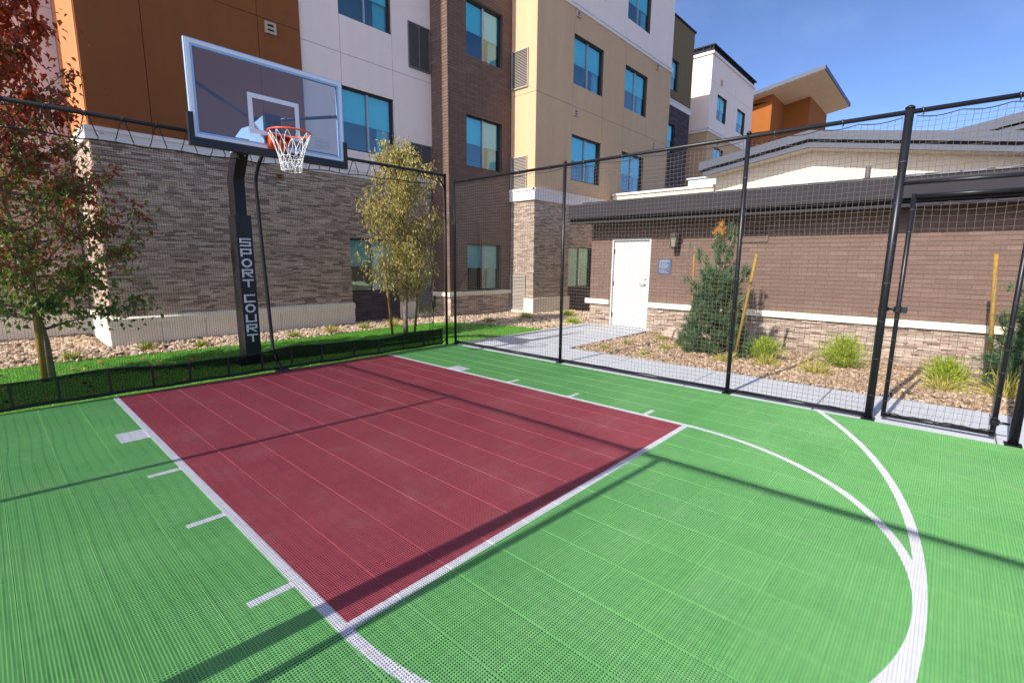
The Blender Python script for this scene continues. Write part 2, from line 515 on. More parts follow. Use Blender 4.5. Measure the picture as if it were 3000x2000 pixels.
def thing(name, label, cat, loc=(0, 0, 0), group=None):
    o = bpy.data.objects.new(name, None)
    COL.objects.link(o)
    o.location = loc
    o.empty_display_size = 0.2
    o['label'] = label
    o['category'] = cat
    if group:
        o['group'] = group
    return o

def struct(name, mb, m, smooth=False):
    return link(name, mb.mesh(name, m, (0, 0, 0), smooth), None, 'structure')

def np_mesh(name, V, F, m):
    """V (n,3), F (k,c) all faces with the same corner count"""
    me = bpy.data.meshes.new(name)
    V = np.asarray(V, dtype=np.float32)
    F = np.asarray(F, dtype=np.int32)
    k, c = F.shape
    me.vertices.add(len(V))
    me.vertices.foreach_set('co', V.ravel())
    me.loops.add(k * c)
    me.loops.foreach_set('vertex_index', F.ravel())
    me.polygons.add(k)
    me.polygons.foreach_set('loop_start', np.arange(0, k * c, c, dtype=np.int32))
    me.polygons.foreach_set('loop_total', np.full(k, c, dtype=np.int32))
    me.polygons.foreach_set('use_smooth', np.zeros(k, dtype=bool))
    me.materials.append(m)
    me.update(calc_edges=True)
    return me

UNIT = {}
def unit_box(m):
    """shared 1 m box, slightly chamfered face towards -y"""
    if m.name not in UNIT:
        mb = MB()
        mb.box(-0.5, 0.5, -0.5, 0.5, -0.5, 0.5)
        UNIT[m.name] = mb.mesh('piece_' + m.name, m)
    return UNIT[m.name]

def P3(axis, c, out, u, d, z):
    """point on a wall plane: axis 'y' plane y=c with u=x; 'x' plane x=c with u=y; d is metres proud (outwards)"""
    return (u, c + out * d, z) if axis == 'y' else (c + out * d, u, z)

def wbox(mb, axis, c, out, u0, u1, d0, d1, z0, z1):
    a = P3(axis, c, out, u0, d0, z0)
    b = P3(axis, c, out, u1, d1, z1)
    mb.box(min(a[0], b[0]), max(a[0], b[0]), min(a[1], b[1]), max(a[1], b[1]), min(a[2], b[2]), max(a[2], b[2]))

def cells(u0, u1, z0, z1, ops):
    """split a rectangle around openings into rectangles"""
    zs = sorted({z0, z1, *[min(max(z, z0), z1) for o in ops for z in (o[2], o[3])]})
    out = []
    for a, b in zip(zs[:-1], zs[1:]):
        if b - a < 1e-6:
            continue
        mid = (a + b) / 2
        cut = sorted([(max(o[0], u0), min(o[1], u1)) for o in ops if o[2] < mid < o[3] and o[1] > u0 and o[0] < u1])
        cur = u0
        for p, q in cut:
            if p > cur + 1e-6:
                out.append((cur, p, a, b))
            cur = max(cur, q)
        if u1 > cur + 1e-6:
            out.append((cur, u1, a, b))
    # merge vertically where spans match
    out.sort(key=lambda r: (r[0], r[1], r[2]))
    res = []
    for r in out:
        if res and res[-1][0] == r[0] and res[-1][1] == r[1] and abs(res[-1][3] - r[2]) < 1e-6:
            res[-1] = (r[0], r[1], res[-1][2], r[3])
        else:
            res.append(r)
    return res

def backing(name, parent, axis, c, out, u0, u1, z0, z1, ops, m, thick=0.25, d1=0.0):
    mb = MB()
    for r in cells(u0, u1, z0, z1, ops):
        wbox(mb, axis, c, out, r[0], r[1], -thick, d1, r[2], r[3])
    return part(name, mb, m, parent)

PIECES = {}          # thing name -> part name -> list of (distance score, wall part, centre, size, material)
def add_piece(key, nm, wallpart, axis, c, out, u0, u1, d0, d1, z0, z1, m):
    a = Vector(P3(axis, c, out, u0, d0, z0))
    b = Vector(P3(axis, c, out, u1, d1, z1))
    ce = (a + b) / 2
    sz = Vector((abs(a[0] - b[0]), abs(a[1] - b[1]), abs(a[2] - b[2])))
    n = Vector((0, out, 0)) if axis == 'y' else Vector((out, 0, 0))
    to = CAM - ce
    d = to.length
    score = (u1 - u0) * (z1 - z0) * max(0.0, n.dot(to) / d) / (d * d)
    PIECES.setdefault(key, {}).setdefault(nm, []).append((score, wallpart, ce, sz, m))

def flush_pieces(key, limit=300):
    for nm, L in PIECES[key].items():
        # in view first (rough frustum test), then largest
        f = cam.rotation_euler.to_matrix().transposed()
        def seen(ce):
            q = f @ (ce - CAM)
            return q.z < 0 and abs(q.x / q.z) < 1.07 and abs(q.y / q.z) < 0.72
        L.sort(key=lambda t: (-(1 if seen(t[2]) else 0), -t[0]))
        for sc, wp, ce, sz, m in L[:limit]:
            o = bpy.data.objects.new(nm, unit_box(m))
            COL.objects.link(o)
            o.parent = wp
            o.location = ce - root_origin(wp)
            o.scale = sz
        rest = {}
        for sc, wp, ce, sz, m in L[limit:]:
            rest.setdefault(m.name, []).append((wp, ce, sz, m))
        for mn, Q in rest.items():
            wp = Q[0][0]
            C = np.array([tuple(q[1]) for q in Q])
            Z = np.array([tuple(q[2]) for q in Q])
            K = np.array([(-.5, -.5, -.5), (.5, -.5, -.5), (.5, .5, -.5), (-.5, .5, -.5), (-.5, -.5, .5), (.5, -.5, .5), (.5, .5, .5), (-.5, .5, .5)])
            V = (C[:, None, :] + K[None] * Z[:, None, :]).reshape(-1, 3) - np.array(tuple(root_origin(wp)))
            FF = np.array([(0, 3, 2, 1), (4, 5, 6, 7), (0, 1, 5, 4), (1, 2, 6, 5), (2, 3, 7, 6), (3, 0, 4, 7)])
            F = (FF[None] + (np.arange(len(Q)) * 8)[:, None, None]).reshape(-1, 4)
            o = link(nm, np_mesh(nm, V, F, Q[0][3]), wp, 'stuff')

def bricks(key, wp, axis, c, out, u0, u1, z0, z1, ops, m, h=0.0762, L=0.305, joint=0.008, nm='brick', end0=0.0, end1=0.0):
    row = 0
    z = z0
    while z < z1 - 0.012:
        zt = min(z + h - joint, z1)
        mid = (z + zt) / 2
        cut = sorted([(o[0], o[1]) for o in ops if o[2] < mid < o[3]])
        spans = []
        cur = u0 - end0
        for p, q in cut:
            if p > cur:
                spans.append((cur, p))
            cur = max(cur, q)
        if cur < u1 + end1:
            spans.append((cur, u1 + end1))
        for a, b in spans:
            u = math.floor(a / L) * L + (0.5 * L if row % 2 else 0) - L
            while u < b:
                p, q = max(u, a), min(u + L - joint, b)
                if q - p > 0.015:
                    add_piece(key, nm, wp, axis, c, out, p, q, -0.03, 0.007 + R.random() * 0.003, z, zt, m)
                u += L
        z += h
        row += 1

def ledge(key, wp, axis, c, out, u0, u1, z0, z1, ops, m, hs=(0.024, 0.030, 0.037, 0.045), ls=(0.14, 0.42), nm='ledge_stone', proud=0.020, end0=0.0, end1=0.0):
    z = z0
    while z < z1 - 0.012:
        h = R.choice(hs)
        zt = min(z + h, z1)
        if z1 - zt < 0.02:
            zt = z1
        mid = (z + zt) / 2
        cut = sorted([(o[0], o[1]) for o in ops if o[2] < mid < o[3]])
        spans = []
        cur = u0 - end0
        for p, q in cut:
            if p > cur:
                spans.append((cur, p))
            cur = max(cur, q)
        if cur < u1 + end1:
            spans.append((cur, u1 + end1))
        for a, b in spans:
            u = a
            while u < b - 0.01:
                q = min(u + R.uniform(*ls), b)
                if b - q < 0.08:
                    q = b
                d = 0.008 + R.random() ** 1.5 * proud
                add_piece(key, nm, wp, axis, c, out, u + 0.0015, q - 0.0015, -0.03, d, z + 0.0015, zt - 0.0015 - (0.004 if R.random() < 0.3 else 0), m)
                u = q
        z = zt

def stucco(parent, axis, c, out, us, zs, ops, m, d1=0.014, gap=0.010):
    """stucco skin panels between reveal joints, each a panel of its own"""
    for i in range(len(us) - 1):
        for k in range(len(zs) - 1):
            a, b = us[i] + (gap / 2 if i else 0), us[i + 1] - (gap / 2 if i < len(us) - 2 else 0)
            e, f = zs[k] + (gap / 2 if k else 0), zs[k + 1] - (gap / 2 if k < len(zs) - 2 else 0)
            mb = MB()
            for r in cells(a, b, e, f, ops):
                wbox(mb, axis, c, out, r[0], r[1], 0.0, d1, r[2], r[3])
            if mb.v:
                part('stucco_panel', mb, m, parent)

def window(parent, axis, c, out, u0, u1, z0, z1, blind=0.52, curtain='r', glass=None, rec=0.07, split=0.5, blinds=(1, 1)):
    """aluminium window: frame > panes, mullion, blinds, curtain and the dark room lining behind"""
    glass = glass or M_glass
    fw = 0.045
    mb = MB()
    for a, b, e, f in ((u0, u1, z0, z0 + fw), (u0, u1, z1 - fw, z1), (u0, u0 + fw, z0 + fw, z1 - fw), (u1 - fw, u1, z0 + fw, z1 - fw)):
        wbox(mb, axis, c, out, a, b, -rec - 0.06, -rec, e, f)
    w = part('window', mb, M_frame, parent)
    um = u0 + (u1 - u0) * split
    mb = MB()
    wbox(mb, axis, c, out, um - 0.022, um + 0.022, -rec - 0.05, -rec + 0.012, z0 + fw, z1 - fw)
    part('mullion', mb, M_alu, w)
    for a, b in ((u0 + fw, um - 0.022), (um + 0.022, u1 - fw)):
        mb = MB()
        mb.quad(*[P3(axis, c, out, u, -rec - 0.03, z) for u, z in ((a, z0 + fw), (b, z0 + fw), (b, z1 - fw), (a, z1 - fw))])
        part('pane', mb, glass, w)
    for k, (a, b) in enumerate(((u0 + fw, um - 0.01), (um + 0.01, u1 - fw))):
        if not blinds[k]:
            continue
        mb = MB()
        zb = z1 - (z1 - z0) * (blind + R.uniform(-0.012, 0.012))
        wbox(mb, axis, c, out, a, b, -rec - 0.075, -rec - 0.07, zb, z1)
        wbox(mb, axis, c, out, a, b, -rec - 0.085, -rec - 0.06, zb - 0.02, zb)
        part('roller_blind', mb, M_blind, w)
    if curtain:
        mb = MB()
        n = 7
        wd = 0.34
        a0 = (u1 - fw - wd) if curtain == 'r' else (u0 + fw)
        pts = []
        for i in range(n * 2 + 1):
            pts.append((a0 + wd * i / (n * 2), -rec - 0.13 - (0.045 if i % 2 else 0.0)))
        for (p, q), (r, t) in zip(pts[:-1], pts[1:]):
            mb.quad(P3(axis, c, out, p, q, z0), P3(axis, c, out, r, t, z0), P3(axis, c, out, r, t, z1), P3(axis, c, out, p, q, z1))
        part('curtain', mb, M_curtain, w)
    # dark room box behind
    mb = MB()
    D = -rec - 1.4
    f0, f1 = -rec - 0.03, D
    A = [P3(axis, c, out, u, d, z) for d in (f0, f1) for u, z in ((u0, z0), (u1, z0), (u1, z1), (u0, z1))]
    b = len(mb.v)
    mb.v += A
    mb.f += [(4, 5, 6, 7), (0, 1, 5, 4), (1, 2, 6, 5), (2, 3, 7, 6), (3, 0, 4, 7)]
    part('room_lining', mb, M_room, w)
    return w

def louver(parent, axis, c, out, u0, u1, z0, z1, div=True, d=0.02, m=None):
    m = m or M_louver
    fw = 0.03
    mb = MB()
    for a, b, e, f in ((u0, u1, z0, z0 + fw), (u0, u1, z1 - fw, z1), (u0, u0 + fw, z0 + fw, z1 - fw), (u1 - fw, u1, z0 + fw, z1 - fw)):
        wbox(mb, axis, c, out, a, b, 0.0, d + 0.012, e, f)
    if div:
        um = (u0 + u1) / 2
        wbox(mb, axis, c, out, um - 0.014, um + 0.014, 0.0, d + 0.010, z0 + fw, z1 - fw)
    w = part('louver', mb, m, parent)
    mb = MB()
    wbox(mb, axis, c, out, u0 + 0.005, u1 - 0.005, -0.05, -0.002 + 0.004, z0 + 0.005, z1 - 0.005)
    part('backing', mb, M_louverd, w)
    mb = MB()
    n = int((z1 - z0 - 2 * fw) / 0.042)
    for i in range(n):
        z = z0 + fw + (i + 0.5) * (z1 - z0 - 2 * fw) / n
        p = [P3(axis, c, out, u, dd, zz) for u in (u0 + fw, u1 - fw) for dd, zz in ((0.004, z + 0.016), (0.006, z + 0.019), (d + 0.004, z - 0.012), (d + 0.002, z - 0.015))]
        b = len(mb.v)
        mb.v += p
        mb.f += [(b, b + 1, b + 5, b + 4), (b + 1, b + 2, b + 6, b + 5), (b + 2, b + 3, b + 7, b + 6), (b + 3, b, b + 4, b + 7)]
    part('slats', mb, m, w, kind='stuff')

def vent(parent, axis, c, out, u0, u1, z0, z1, m=None):
    m = m or mat('vent_beige', (0.50, 0.37, 0.29), 0.8)
    mb = MB()
    t = (u1 - u0) * 0.2
    wbox(mb, axis, c, out, u0, u0 + t, 0, 0.045, z0, z1)
    wbox(mb, axis, c, out, u1 - t, u1, 0, 0.045, z0, z1)
    n = 3
    hh = (z1 - z0) / 5
    for k in range(n):
        wbox(mb, axis, c, out, u0 + t, u1 - t, 0, 0.045 if k != 1 else 0.036, z0 + 2 * k * hh, z0 + (2 * k + 1) * hh)
    v = part('exhaust_vent', mb, m, parent)
    mb = MB()
    wbox(mb, axis, c, out, u0 + t, u1 - t, 0.002, 0.017, z0, z1 - 0.002)
    part('vent_backing', mb, M_louverd, v)

def trimbar(name, parent, axis, c, out, u0, u1, z0, z1, d, m, lip=True):
    mb = MB()
    wbox(mb, axis, c, out, u0, u1, -0.02, d, z0, z1)
    if lip:
        wbox(mb, axis, c, out, u0, u1, -0.02, d + 0.025, z1 - 0.07, z1 - 0.002)
    return part(name, mb, m, parent)

# ------------------------------------------------------------------ ground, paths, beds
struct('ground', MB().quad((-400, -400, -0.34), (400, -400, -0.34), (400, 400, -0.34), (-400, 400, -0.34)), M_ground)

path = bpy.data.objects.new('path', None)
COL.objects.link(path)
path['kind'] = 'structure'
def slab(x0, x1, y0, y1, z=-0.012):
    mb = MB()
    g = 0.005
    b = 0.006
    x0 += g; x1 -= g; y0 += g; y1 -= g
    mb.hexa([(x0, y0, -0.14), (x1, y0, -0.14), (x1, y1, -0.14), (x0, y1, -0.14), (x0, y0, z - b), (x1, y0, z - b), (x1, y1, z - b), (x0, y1, z - b)])
    mb.f.pop(1)
    o = 8
    mb.v += [(x0 + b, y0 + b, z), (x1 - b, y0 + b, z), (x1 - b, y1 - b, z), (x0 + b, y1 - b, z)]
    mb.f += [(8, 9, 10, 11), (4, 5, 9, 8), (5, 6, 10, 9), (6, 7, 11, 10), (7, 4, 8, 11)]
    part('concrete_slab', mb, M_conc, path)
ys = [-11.0, -9.5, -8.0, -6.55, -5.1, -3.7, -2.40]
for a, b in zip(ys[:-1], ys[1:]):
    slab(3.25, 4.55, a, b)
xs = [3.25, 4.55, 5.65, 6.75, 7.85]
for a, b in zip(xs[:-1], xs[1:]):
    slab(a, b, -2.40, -0.56)
for a, b in zip(ys[:-1], ys[1:]):
    pass
struct('path_joint', MB().box(3.252, 4.548, -11, -0.565, -0.2, -0.026).box(4.548, 7.849, -2.395, -0.565, -0.2, -0.026), mat('joint_filler', (0.12, 0.115, 0.11), 1.0))

def ground_z(x, y):
    """height of the planted ground"""
    if x > 4.4 and y < -2.2:
        t = min(1.0, max(0.0, (-2.6 - y) / 5.6)) * min(1.0, max(0.0, (x - 4.6) / 3.2))
        return -0.035 - 0.17 * t + 0.012 * math.sin(x * 2.1 + y * 1.3)
    return -0.035 + 0.014 * math.sin(x * 1.7 + 0.6) * math.sin(y * 1.9)

def sheet(name, x0, x1, y0, y1, step, m, dz=0.0):
    nx, ny = int((x1 - x0) / step) + 1, int((y1 - y0) / step) + 1
    V = []
    for j in range(ny + 1):
        for i in range(nx + 1):
            x, y = x0 + (x1 - x0) * i / nx, y0 + (y1 - y0) * j / ny
            V.append((x, y, ground_z(x, y) + dz))
    F = [(j * (nx + 1) + i, j * (nx + 1) + i + 1, (j + 1) * (nx + 1) + i + 1, (j + 1) * (nx + 1) + i) for j in range(ny) for i in range(nx)]
    return link(name, np_mesh(name, V, F, m), None, 'structure')
sheet('garden_bed', -9, 10.6, -0.55, 6.2, 0.3, M_soil, -0.01)
sheet('planting_bed', 4.55, 7.86, -12, -2.4, 0.3, M_soil, -0.01)

def lawn_top(x):
    """rear edge of the lawn"""
    if x < 0.3:
        return 2.33 - 0.12 * max(0, min(1, (x + 1) / 1.3)) + 0.05 * math.sin(x * 2.2)
    if x < 4.6:
        return 2.12 + 0.05 * math.sin(x * 2.2) + 0.03 * x
    t = min(1.0, (x - 4.6) / 1.52)
    return -0.55 + 2.83 * math.sqrt(max(0.0, 1 - t ** 2.6))
X0L, X1L = -7.0, 6.12
mb = MB()
n = 120
for i in range(n):
    a, b = X0L + (X1L - X0L) * i / n, X0L + (X1L - X0L) * (i + 1) / n
    mb.quad((a, -0.60, -0.022), (b, -0.60, -0.022), (b, lawn_top(b), -0.022), (a, lawn_top(a), -0.022))
struct('lawn', mb, M_turf)

def grass_field():
    N = 100000
    x = NR.uniform(X0L + 2.5, X1L, N)
    top = np.array([lawn_top(v) for v in x])
    y = -0.645 + (top + 0.02 + 0.645) * NR.random(N)
    keep = ~((x > 3.22) & (y < -0.57)) & ~((np.hypot(x + 2.25, y - 1.15) < 0.10))
    x, y = x[keep], y[keep]
    N = len(x)
    a = NR.uniform(0, 2 * np.pi, N)
    hgt = NR.uniform(0.010, 0.024, N)
    strip = y < -0.5
    hgt[strip] *= 0.8
    w = NR.uniform(0.003, 0.0055, N)
    lean = NR.uniform(0.006, 0.030, N)
    la = NR.uniform(0, 2 * np.pi, N)
    z0 = np.where(strip, -0.03, -0.024)
    V = np.empty((N, 3, 3))
    V[:, 0] = np.stack([x - np.cos(a) * w, y - np.sin(a) * w, z0], 1)
    V[:, 1] = np.stack([x + np.cos(a) * w, y + np.sin(a) * w, z0], 1)
    V[:, 2] = np.stack([x + np.cos(la) * lean, y + np.sin(la) * lean, z0 + hgt], 1)
    link('grass', np_mesh('grass', V.reshape(-1, 3), np.arange(N * 3).reshape(-1, 3), M_grass), None, 'stuff')
grass_field()

ICO = None
def ico():
    global ICO
    if ICO is None:
        bm = bmesh.new()
        bmesh.ops.create_icosphere(bm, subdivisions=1, radius=1.0)
        V = np.array([tuple(v.co) for v in bm.verts])
        F = np.array([[v.index for v in f.verts] for f in bm.faces])
        bm.free()
        ICO = (V, F)
    return ICO

def rocks(name, pts, smin, smax, m):
    V0, F0 = ico()
    N = len(pts)
    P = np.array(pts)
    s = smin + (smax - smin) * NR.random(N) ** 1.8
    sc = np.stack([s * NR.uniform(0.8, 1.4, N), s * NR.uniform(0.7, 1.1, N), s * NR.uniform(0.45, 0.8, N)], 1)
    a = NR.uniform(0, 2 * np.pi, N)
    jit = 1 + NR.uniform(-0.22, 0.22, (N, len(V0), 1))
    V = V0[None] * jit * sc[:, None, :]
    ca, sa = np.cos(a)[:, None], np.sin(a)[:, None]
    X = V[..., 0] * ca - V[..., 1] * sa
    Y = V[..., 0] * sa + V[..., 1] * ca
    tilt = NR.uniform(-0.4, 0.4, N)[:, None]
    Z = V[..., 2] + X * tilt * 0.5
    V = np.stack([X + P[:, 0:1], Y + P[:, 1:2], Z + P[:, 2:3]], 2).reshape(-1, 3)
    F = (F0[None] + (np.arange(N) * len(V0))[:, None, None]).reshape(-1, 3)
    link(name, np_mesh(name, V, F, m), None, 'stuff')

pts = []
while len(pts) < 9800:
    x, y = R.uniform(-4.6, 10.4), R.uniform(-0.6, 6.0)
    if x > -1.3 and y > 3.62 or x > 6.1 and y > 2.9 or x > 8.6 and y > 1.95:
        continue
    if x < X1L and y < lawn_top(x) - 0.02 or x > 7.78 and y < -0.62:
        continue
    if x > X1L - 0.02 and y < -0.53:
        continue
    pts.append((x, y, ground_z(x, y) + R.uniform(0.0, 0.02)))
rocks('river_rock_gravel', pts, 0.022, 0.060, M_rock)
pts = []
while len(pts) < 19000:
    x, y = R.uniform(4.58, 7.84), R.uniform(-9.6, -2.44)
    pts.append((x, y, ground_z(x, y) + R.uniform(0.0, 0.018)))
rocks('tan_gravel', pts, 0.009, 0.037, M_rock2)

# ------------------------------------------------------------------ sports court of snap tiles
court = bpy.data.objects.new('court', None)
COL.objects.link(court)
court['kind'] = 'structure'
part('court_base', MB().box(-3.3, 3.252, -8.3, -0.62, -0.2, -0.0105), M_base, court)
TS = 0.305
def tile_mesh():
    mb = MB()
    n = 23
    h = TS / 2 - 0.0001
    rim = 0.0032
    bw = 0.0052
    # perimeter frame
    for (x0, x1, y0, y1) in ((-h, h, -h, -h + rim), (-h, h, h - rim, h), (-h, -h + rim, -h + rim, h - rim), (h - rim, h, -h + rim, h - rim)):
        mb.box(x0, x1, y0, y1, -0.010, 0.0)
        mb.f.pop(-6)
    st = (2 * h - 2 * rim) / n
    def bar(a, z, alongx):
        w = 0.0026 if alongx else 0.0021
        z1 = z
        l = h - rim
        b = len(mb.v)
        if alongx:
            P = [(-l, a - w, -0.0085), (-l, a - w, z1), (-l, a + w, z1), (-l, a + w, -0.0085), (l, a - w, -0.0085), (l, a - w, z1), (l, a + w, z1), (l, a + w, -0.0085)]
        else:
            P = [(a + w, -l, -0.0085), (a + w, -l, z1), (a - w, -l, z1), (a - w, -l, -0.0085), (a + w, l, -0.0085), (a + w, l, z1), (a - w, l, z1), (a - w, l, -0.0085)]
        mb.v.extend(P)
        mb.f.extend([(b, b + 4, b + 5, b + 1), (b + 1, b + 5, b + 6, b + 2), (b + 2, b + 6, b + 7, b + 3)])
    for i in range(1, n):
        a = -h + rim + i * st
        bar(a, -0.0004, True)
        bar(a, -0.0024, False)
    ex = (TS / 2 - 0.0016) / h
    mb.v = [(p[0] * ex, p[1], p[2]) for p in mb.v]
    return mb.mesh('court_tile', M_court)
tm = tile_mesh()
tiles = []
for i in range(-11, 11):
    for j in range(-27, -2):
        x0, x1, y0, y1 = i * TS, (i + 1) * TS, j * TS, (j + 1) * TS
        x0, x1 = max(x0, -3.25), min(x1, 3.25)
        y1 = min(y1, -0.66) if j < -3 else y1
        if j == -3:
            y1 = -0.66
        if x1 - x0 < 0.02 or y1 - y0 < 0.02:
            continue
        ce = Vector(((x0 + x1) / 2, (y0 + y1) / 2, 0))
        q = cam.rotation_euler.to_matrix().transposed() @ (ce - CAM)
        vis = q.z < 0 and abs(q.x / q.z) < 1.12 and abs(q.y / q.z) < 0.76
        d2 = (ce - CAM).length
        tiles.append((0 if vis else 1, d2, ce, (x1 - x0) / TS, (y1 - y0) / TS))
tiles.sort(key=lambda t: (t[0], t[1]))
for v, d2, ce, sx, sy in tiles[:300]:
    o = bpy.data.objects.new('court_tile', tm)
    COL.objects.link(o)
    o.parent = court
    o.location = ce
    o.scale = (sx, sy, 1)
nv = len(tm.vertices)
TV = np.empty(nv * 3)
tm.vertices.foreach_get('co', TV)
TV = TV.reshape(-1, 3)
TF = np.array([list(p.vertices) for p in tm.polygons])
rest = tiles[300:]
V = np.concatenate([TV * np.array([sx, sy, 1]) + np.array(tuple(ce)) for v, d2, ce, sx, sy in rest])
F = (TF[None] + (np.arange(len(rest)) * nv)[:, None, None]).reshape(-1, 4)
link('court_tile', np_mesh('court_tile', V, F, M_court), court, 'stuff')
part('edge_ramp', MB().prism([(-0.66, -0.001), (-0.618, -0.028), (-0.618, -0.1), (-0.66, -0.1)], 'x', -3.25, 3.25), M_court, court)

# ------------------------------------------------------------------ hotel
HK = 'hotel'
hotel = thing('hotel_building', 'tall hotel of brown, white and tan stucco over a stone base, behind the hoop', 'building', (6.0, 3.6, 0))
HTOP = 13.3
# west volume: front at y=3.6
w1_ops_st = [(3.58, 5.00, -0.2, 2.10), (5.58, 6.10, 0.10, 0.86)]
sw = backing('stone_wall', hotel, 'y', 3.6, -1, -1.15, 6.2, -0.25, 3.58, [(3.58, 5.00, 0.74, 2.10)], M_mortar2, 0.3, 0.0)
ledge(HK, sw, 'y', 3.6, -1, -1.15, 6.17, 0.42, 3.55, w1_ops_st + [(1.89, 2.05, 3.27, 3.39)], M_stone, ls=(0.10, 0.31))
vent(sw, 'y', 3.6, -1, 1.89, 2.05, 3.27, 3.39, M_stake2)
bricks(HK, sw, 'y', 3.6, -1, 3.58, 5.0, -0.1, 0.72, [], M_brickd)
window(hotel, 'y', 3.6, -1, 3.58, 5.00, 0.74, 2.10, blind=0.5, curtain='r', glass=M_glassg, split=0.46)
louver(hotel, 'y', 3.6, -1, 5.58, 6.10, 0.10, 0.86, div=False, d=0.03)
# plinth blocks with cap
pl = part('plinth', MB().box(-1.20, 3.58, 3.54, 3.62, -0.25, 0.36).box(-1.20, -1.15, 3.62, 5.8, -0.25, 0.36), M_mortar, hotel)
ed = [-1.22, -0.45, 0.29, 1.00, 1.77, 2.68, 3.60]
for a, b in zip(ed[:-1], ed[1:]):
    part('plinth_block', MB().box(a + 0.004, b - 0.004, 3.52, 3.58, -0.25, 0.36), M_cream, pl)
ed = [-1.25, -0.1, 1.13, 2.35, 3.61]
for a, b in zip(ed[:-1], ed[1:]):
    part('plinth_cap', MB().hexa([(a + 0.003, 3.50, 0.362), (b - 0.003, 3.50, 0.362), (b - 0.003, 3.6, 0.362), (a + 0.003, 3.6, 0.362), (a + 0.003, 3.50, 0.46), (b - 0.003, 3.50, 0.46), (b - 0.003, 3.6, 0.51), (a + 0.003, 3.6, 0.51)]), M_cream, pl)
ye = [3.58, 4.3, 5.04, 5.78]
for a, b in zip(ye[:-1], ye[1:]):
    part('plinth_block', MB().box(-1.22, -1.17, a + 0.004, b - 0.004, -0.25, 0.36), M_cream, pl)
part('plinth_cap', MB().box(-1.25, -1.16, 3.6, 5.78, 0.362, 0.50), M_cream, pl)
part('plinth', MB().box(5.0, 6.19, 3.53, 3.62, -0.25, 0.09).box(5.0, 5.56, 3.53, 3.62, 0.09, 0.42), M_cream, hotel)
trimbar('cornice', hotel, 'y', 3.6, -1, -1.22, 6.19, 3.55, 3.76, 0.06, M_trim)
trimbar('cornice', hotel, 'x', -1.15, -1, 3.60, 5.8, 3.551, 3.761, 0.06, M_trim)
up_ops = [(3.54, 4.96, 4.18, 5.60), (3.54, 4.96, 7.12, 8.55)]
uw = backing('stucco_wall', hotel, 'y', 3.6, -1, -1.15, 6.2, 3.58, HTOP, up_ops, M_mortar, 0.3, 0.0)
stucco(uw, 'y', 3.6, -1, [-1.15, -0.255, 1.72, 2.60], [3.70, 6.43, 9.4, HTOP], [], M_brown, d1=0.05)
stucco(uw, 'y', 3.6, -1, [2.60, 3.55, 4.97, 6.19], [3.70, 6.30, 9.25, HTOP], up_ops, M_white)
for z0, z1 in ((4.18, 5.60), (7.12, 8.55)):
    window(hotel, 'y', 3.6, -1, 3.54, 4.96, z0, z1)
louver(uw, 'y', 3.586, -1, 5.46, 6.16, 6.52, 7.62, m=mat('louver_grey', (0.15, 0.135, 0.125), 0.6))
louver(uw, 'y', 3.586, -1, 5.46, 6.16, 3.80, 4.66, m=MATS['louver_grey'])
vent(uw, 'y', 3.55, -1, 1.86, 2.08, 6.16, 6.38)
# west side face and set back pale wall
sw2 = backing('side_wall', hotel, 'x', -1.15, -1, 3.6, 5.8, -0.25, HTOP, [], M_mortar2, 0.25)
ledge(HK, sw2, 'x', -1.15, -1, 3.6, 5.8, 0.5, 3.55, [], M_stone, ls=(0.10, 0.31))
stucco(sw2, 'x', -1.15, -1, [3.6, 5.8], [3.70, 6.43, 9.4, HTOP], [], M_peach)
bw = backing('set_back_wall', hotel, 'y', 5.8, -1, -9.0, -1.15, -0.25, HTOP, [], M_mortar2, 0.25)
ledge(HK, bw, 'y', 5.8, -1, -4.5, -1.2, 0.4, 3.55, [], M_stone, ls=(0.10, 0.31))
stucco(bw, 'y', 5.8, -1, [-9.0, -4.2, -1.66, -1.17], [3.55, 6.22, 9.2, HTOP], [], M_pink)
part('plinth', MB().box(-9, -1.22, 5.72, 5.8, -0.25, 0.42), M_cream, hotel)
part('roof', MB().box(-1.14, 6.2, 3.62, 14, HTOP - 0.3, HTOP - 0.02).box(-9, -1.2, 5.85, 14, HTOP - 0.3, HTOP - 0.02), M_roof, hotel)
part('parapet_cap', MB().box(-1.2, 6.2, 3.54, 3.9, HTOP, HTOP + 0.08), M_fascia, hotel)

# brick bay: front y=2.9
bops = [(6.86, 8.28, 0.70, 2.06), (6.86, 8.28, 4.18, 5.58), (6.86, 8.28, 7.07, 8.50)]
bb = backing('brick_wall', hotel, 'y', 2.9, -1, 6.2, 8.7, 0.60, HTOP, bops, M_mortar, 0.28)
bricks(HK, bb, 'y', 2.9, -1, 6.2, 8.69, 0.68, HTOP, bops, M_brick, end0=0.0)
bb2 = backing('brick_wall', hotel, 'x', 6.2, -1, 2.9, 3.6, 0.60, HTOP, [], M_mortar, 0.2)
bricks(HK, bb2, 'x', 6.2, -1, 2.895, 3.6, 0.68, HTOP, [], M_brick)
st = backing('stone_wall', hotel, 'y', 2.9, -1, 6.2, 8.7, -0.25, 0.60, [], M_mortar2, 0.28)
ledge(HK, st, 'y', 2.9, -1, 6.2, 8.66, -0.12, 0.55, [], M_stone)
st2 = backing('stone_wall', hotel, 'x', 6.2, -1, 2.9, 3.6, -0.25, 0.60, [], M_mortar2, 0.2)
ledge(HK, st2, 'x', 6.2, -1, 2.87, 3.52, -0.12, 0.55, [], M_stone)
part('sill_band', MB().box(6.11, 8.69, 2.81, 2.9, 0.56, 0.675).box(6.11, 6.2, 2.9, 3.59, 0.56, 0.675), M_cream, hotel)
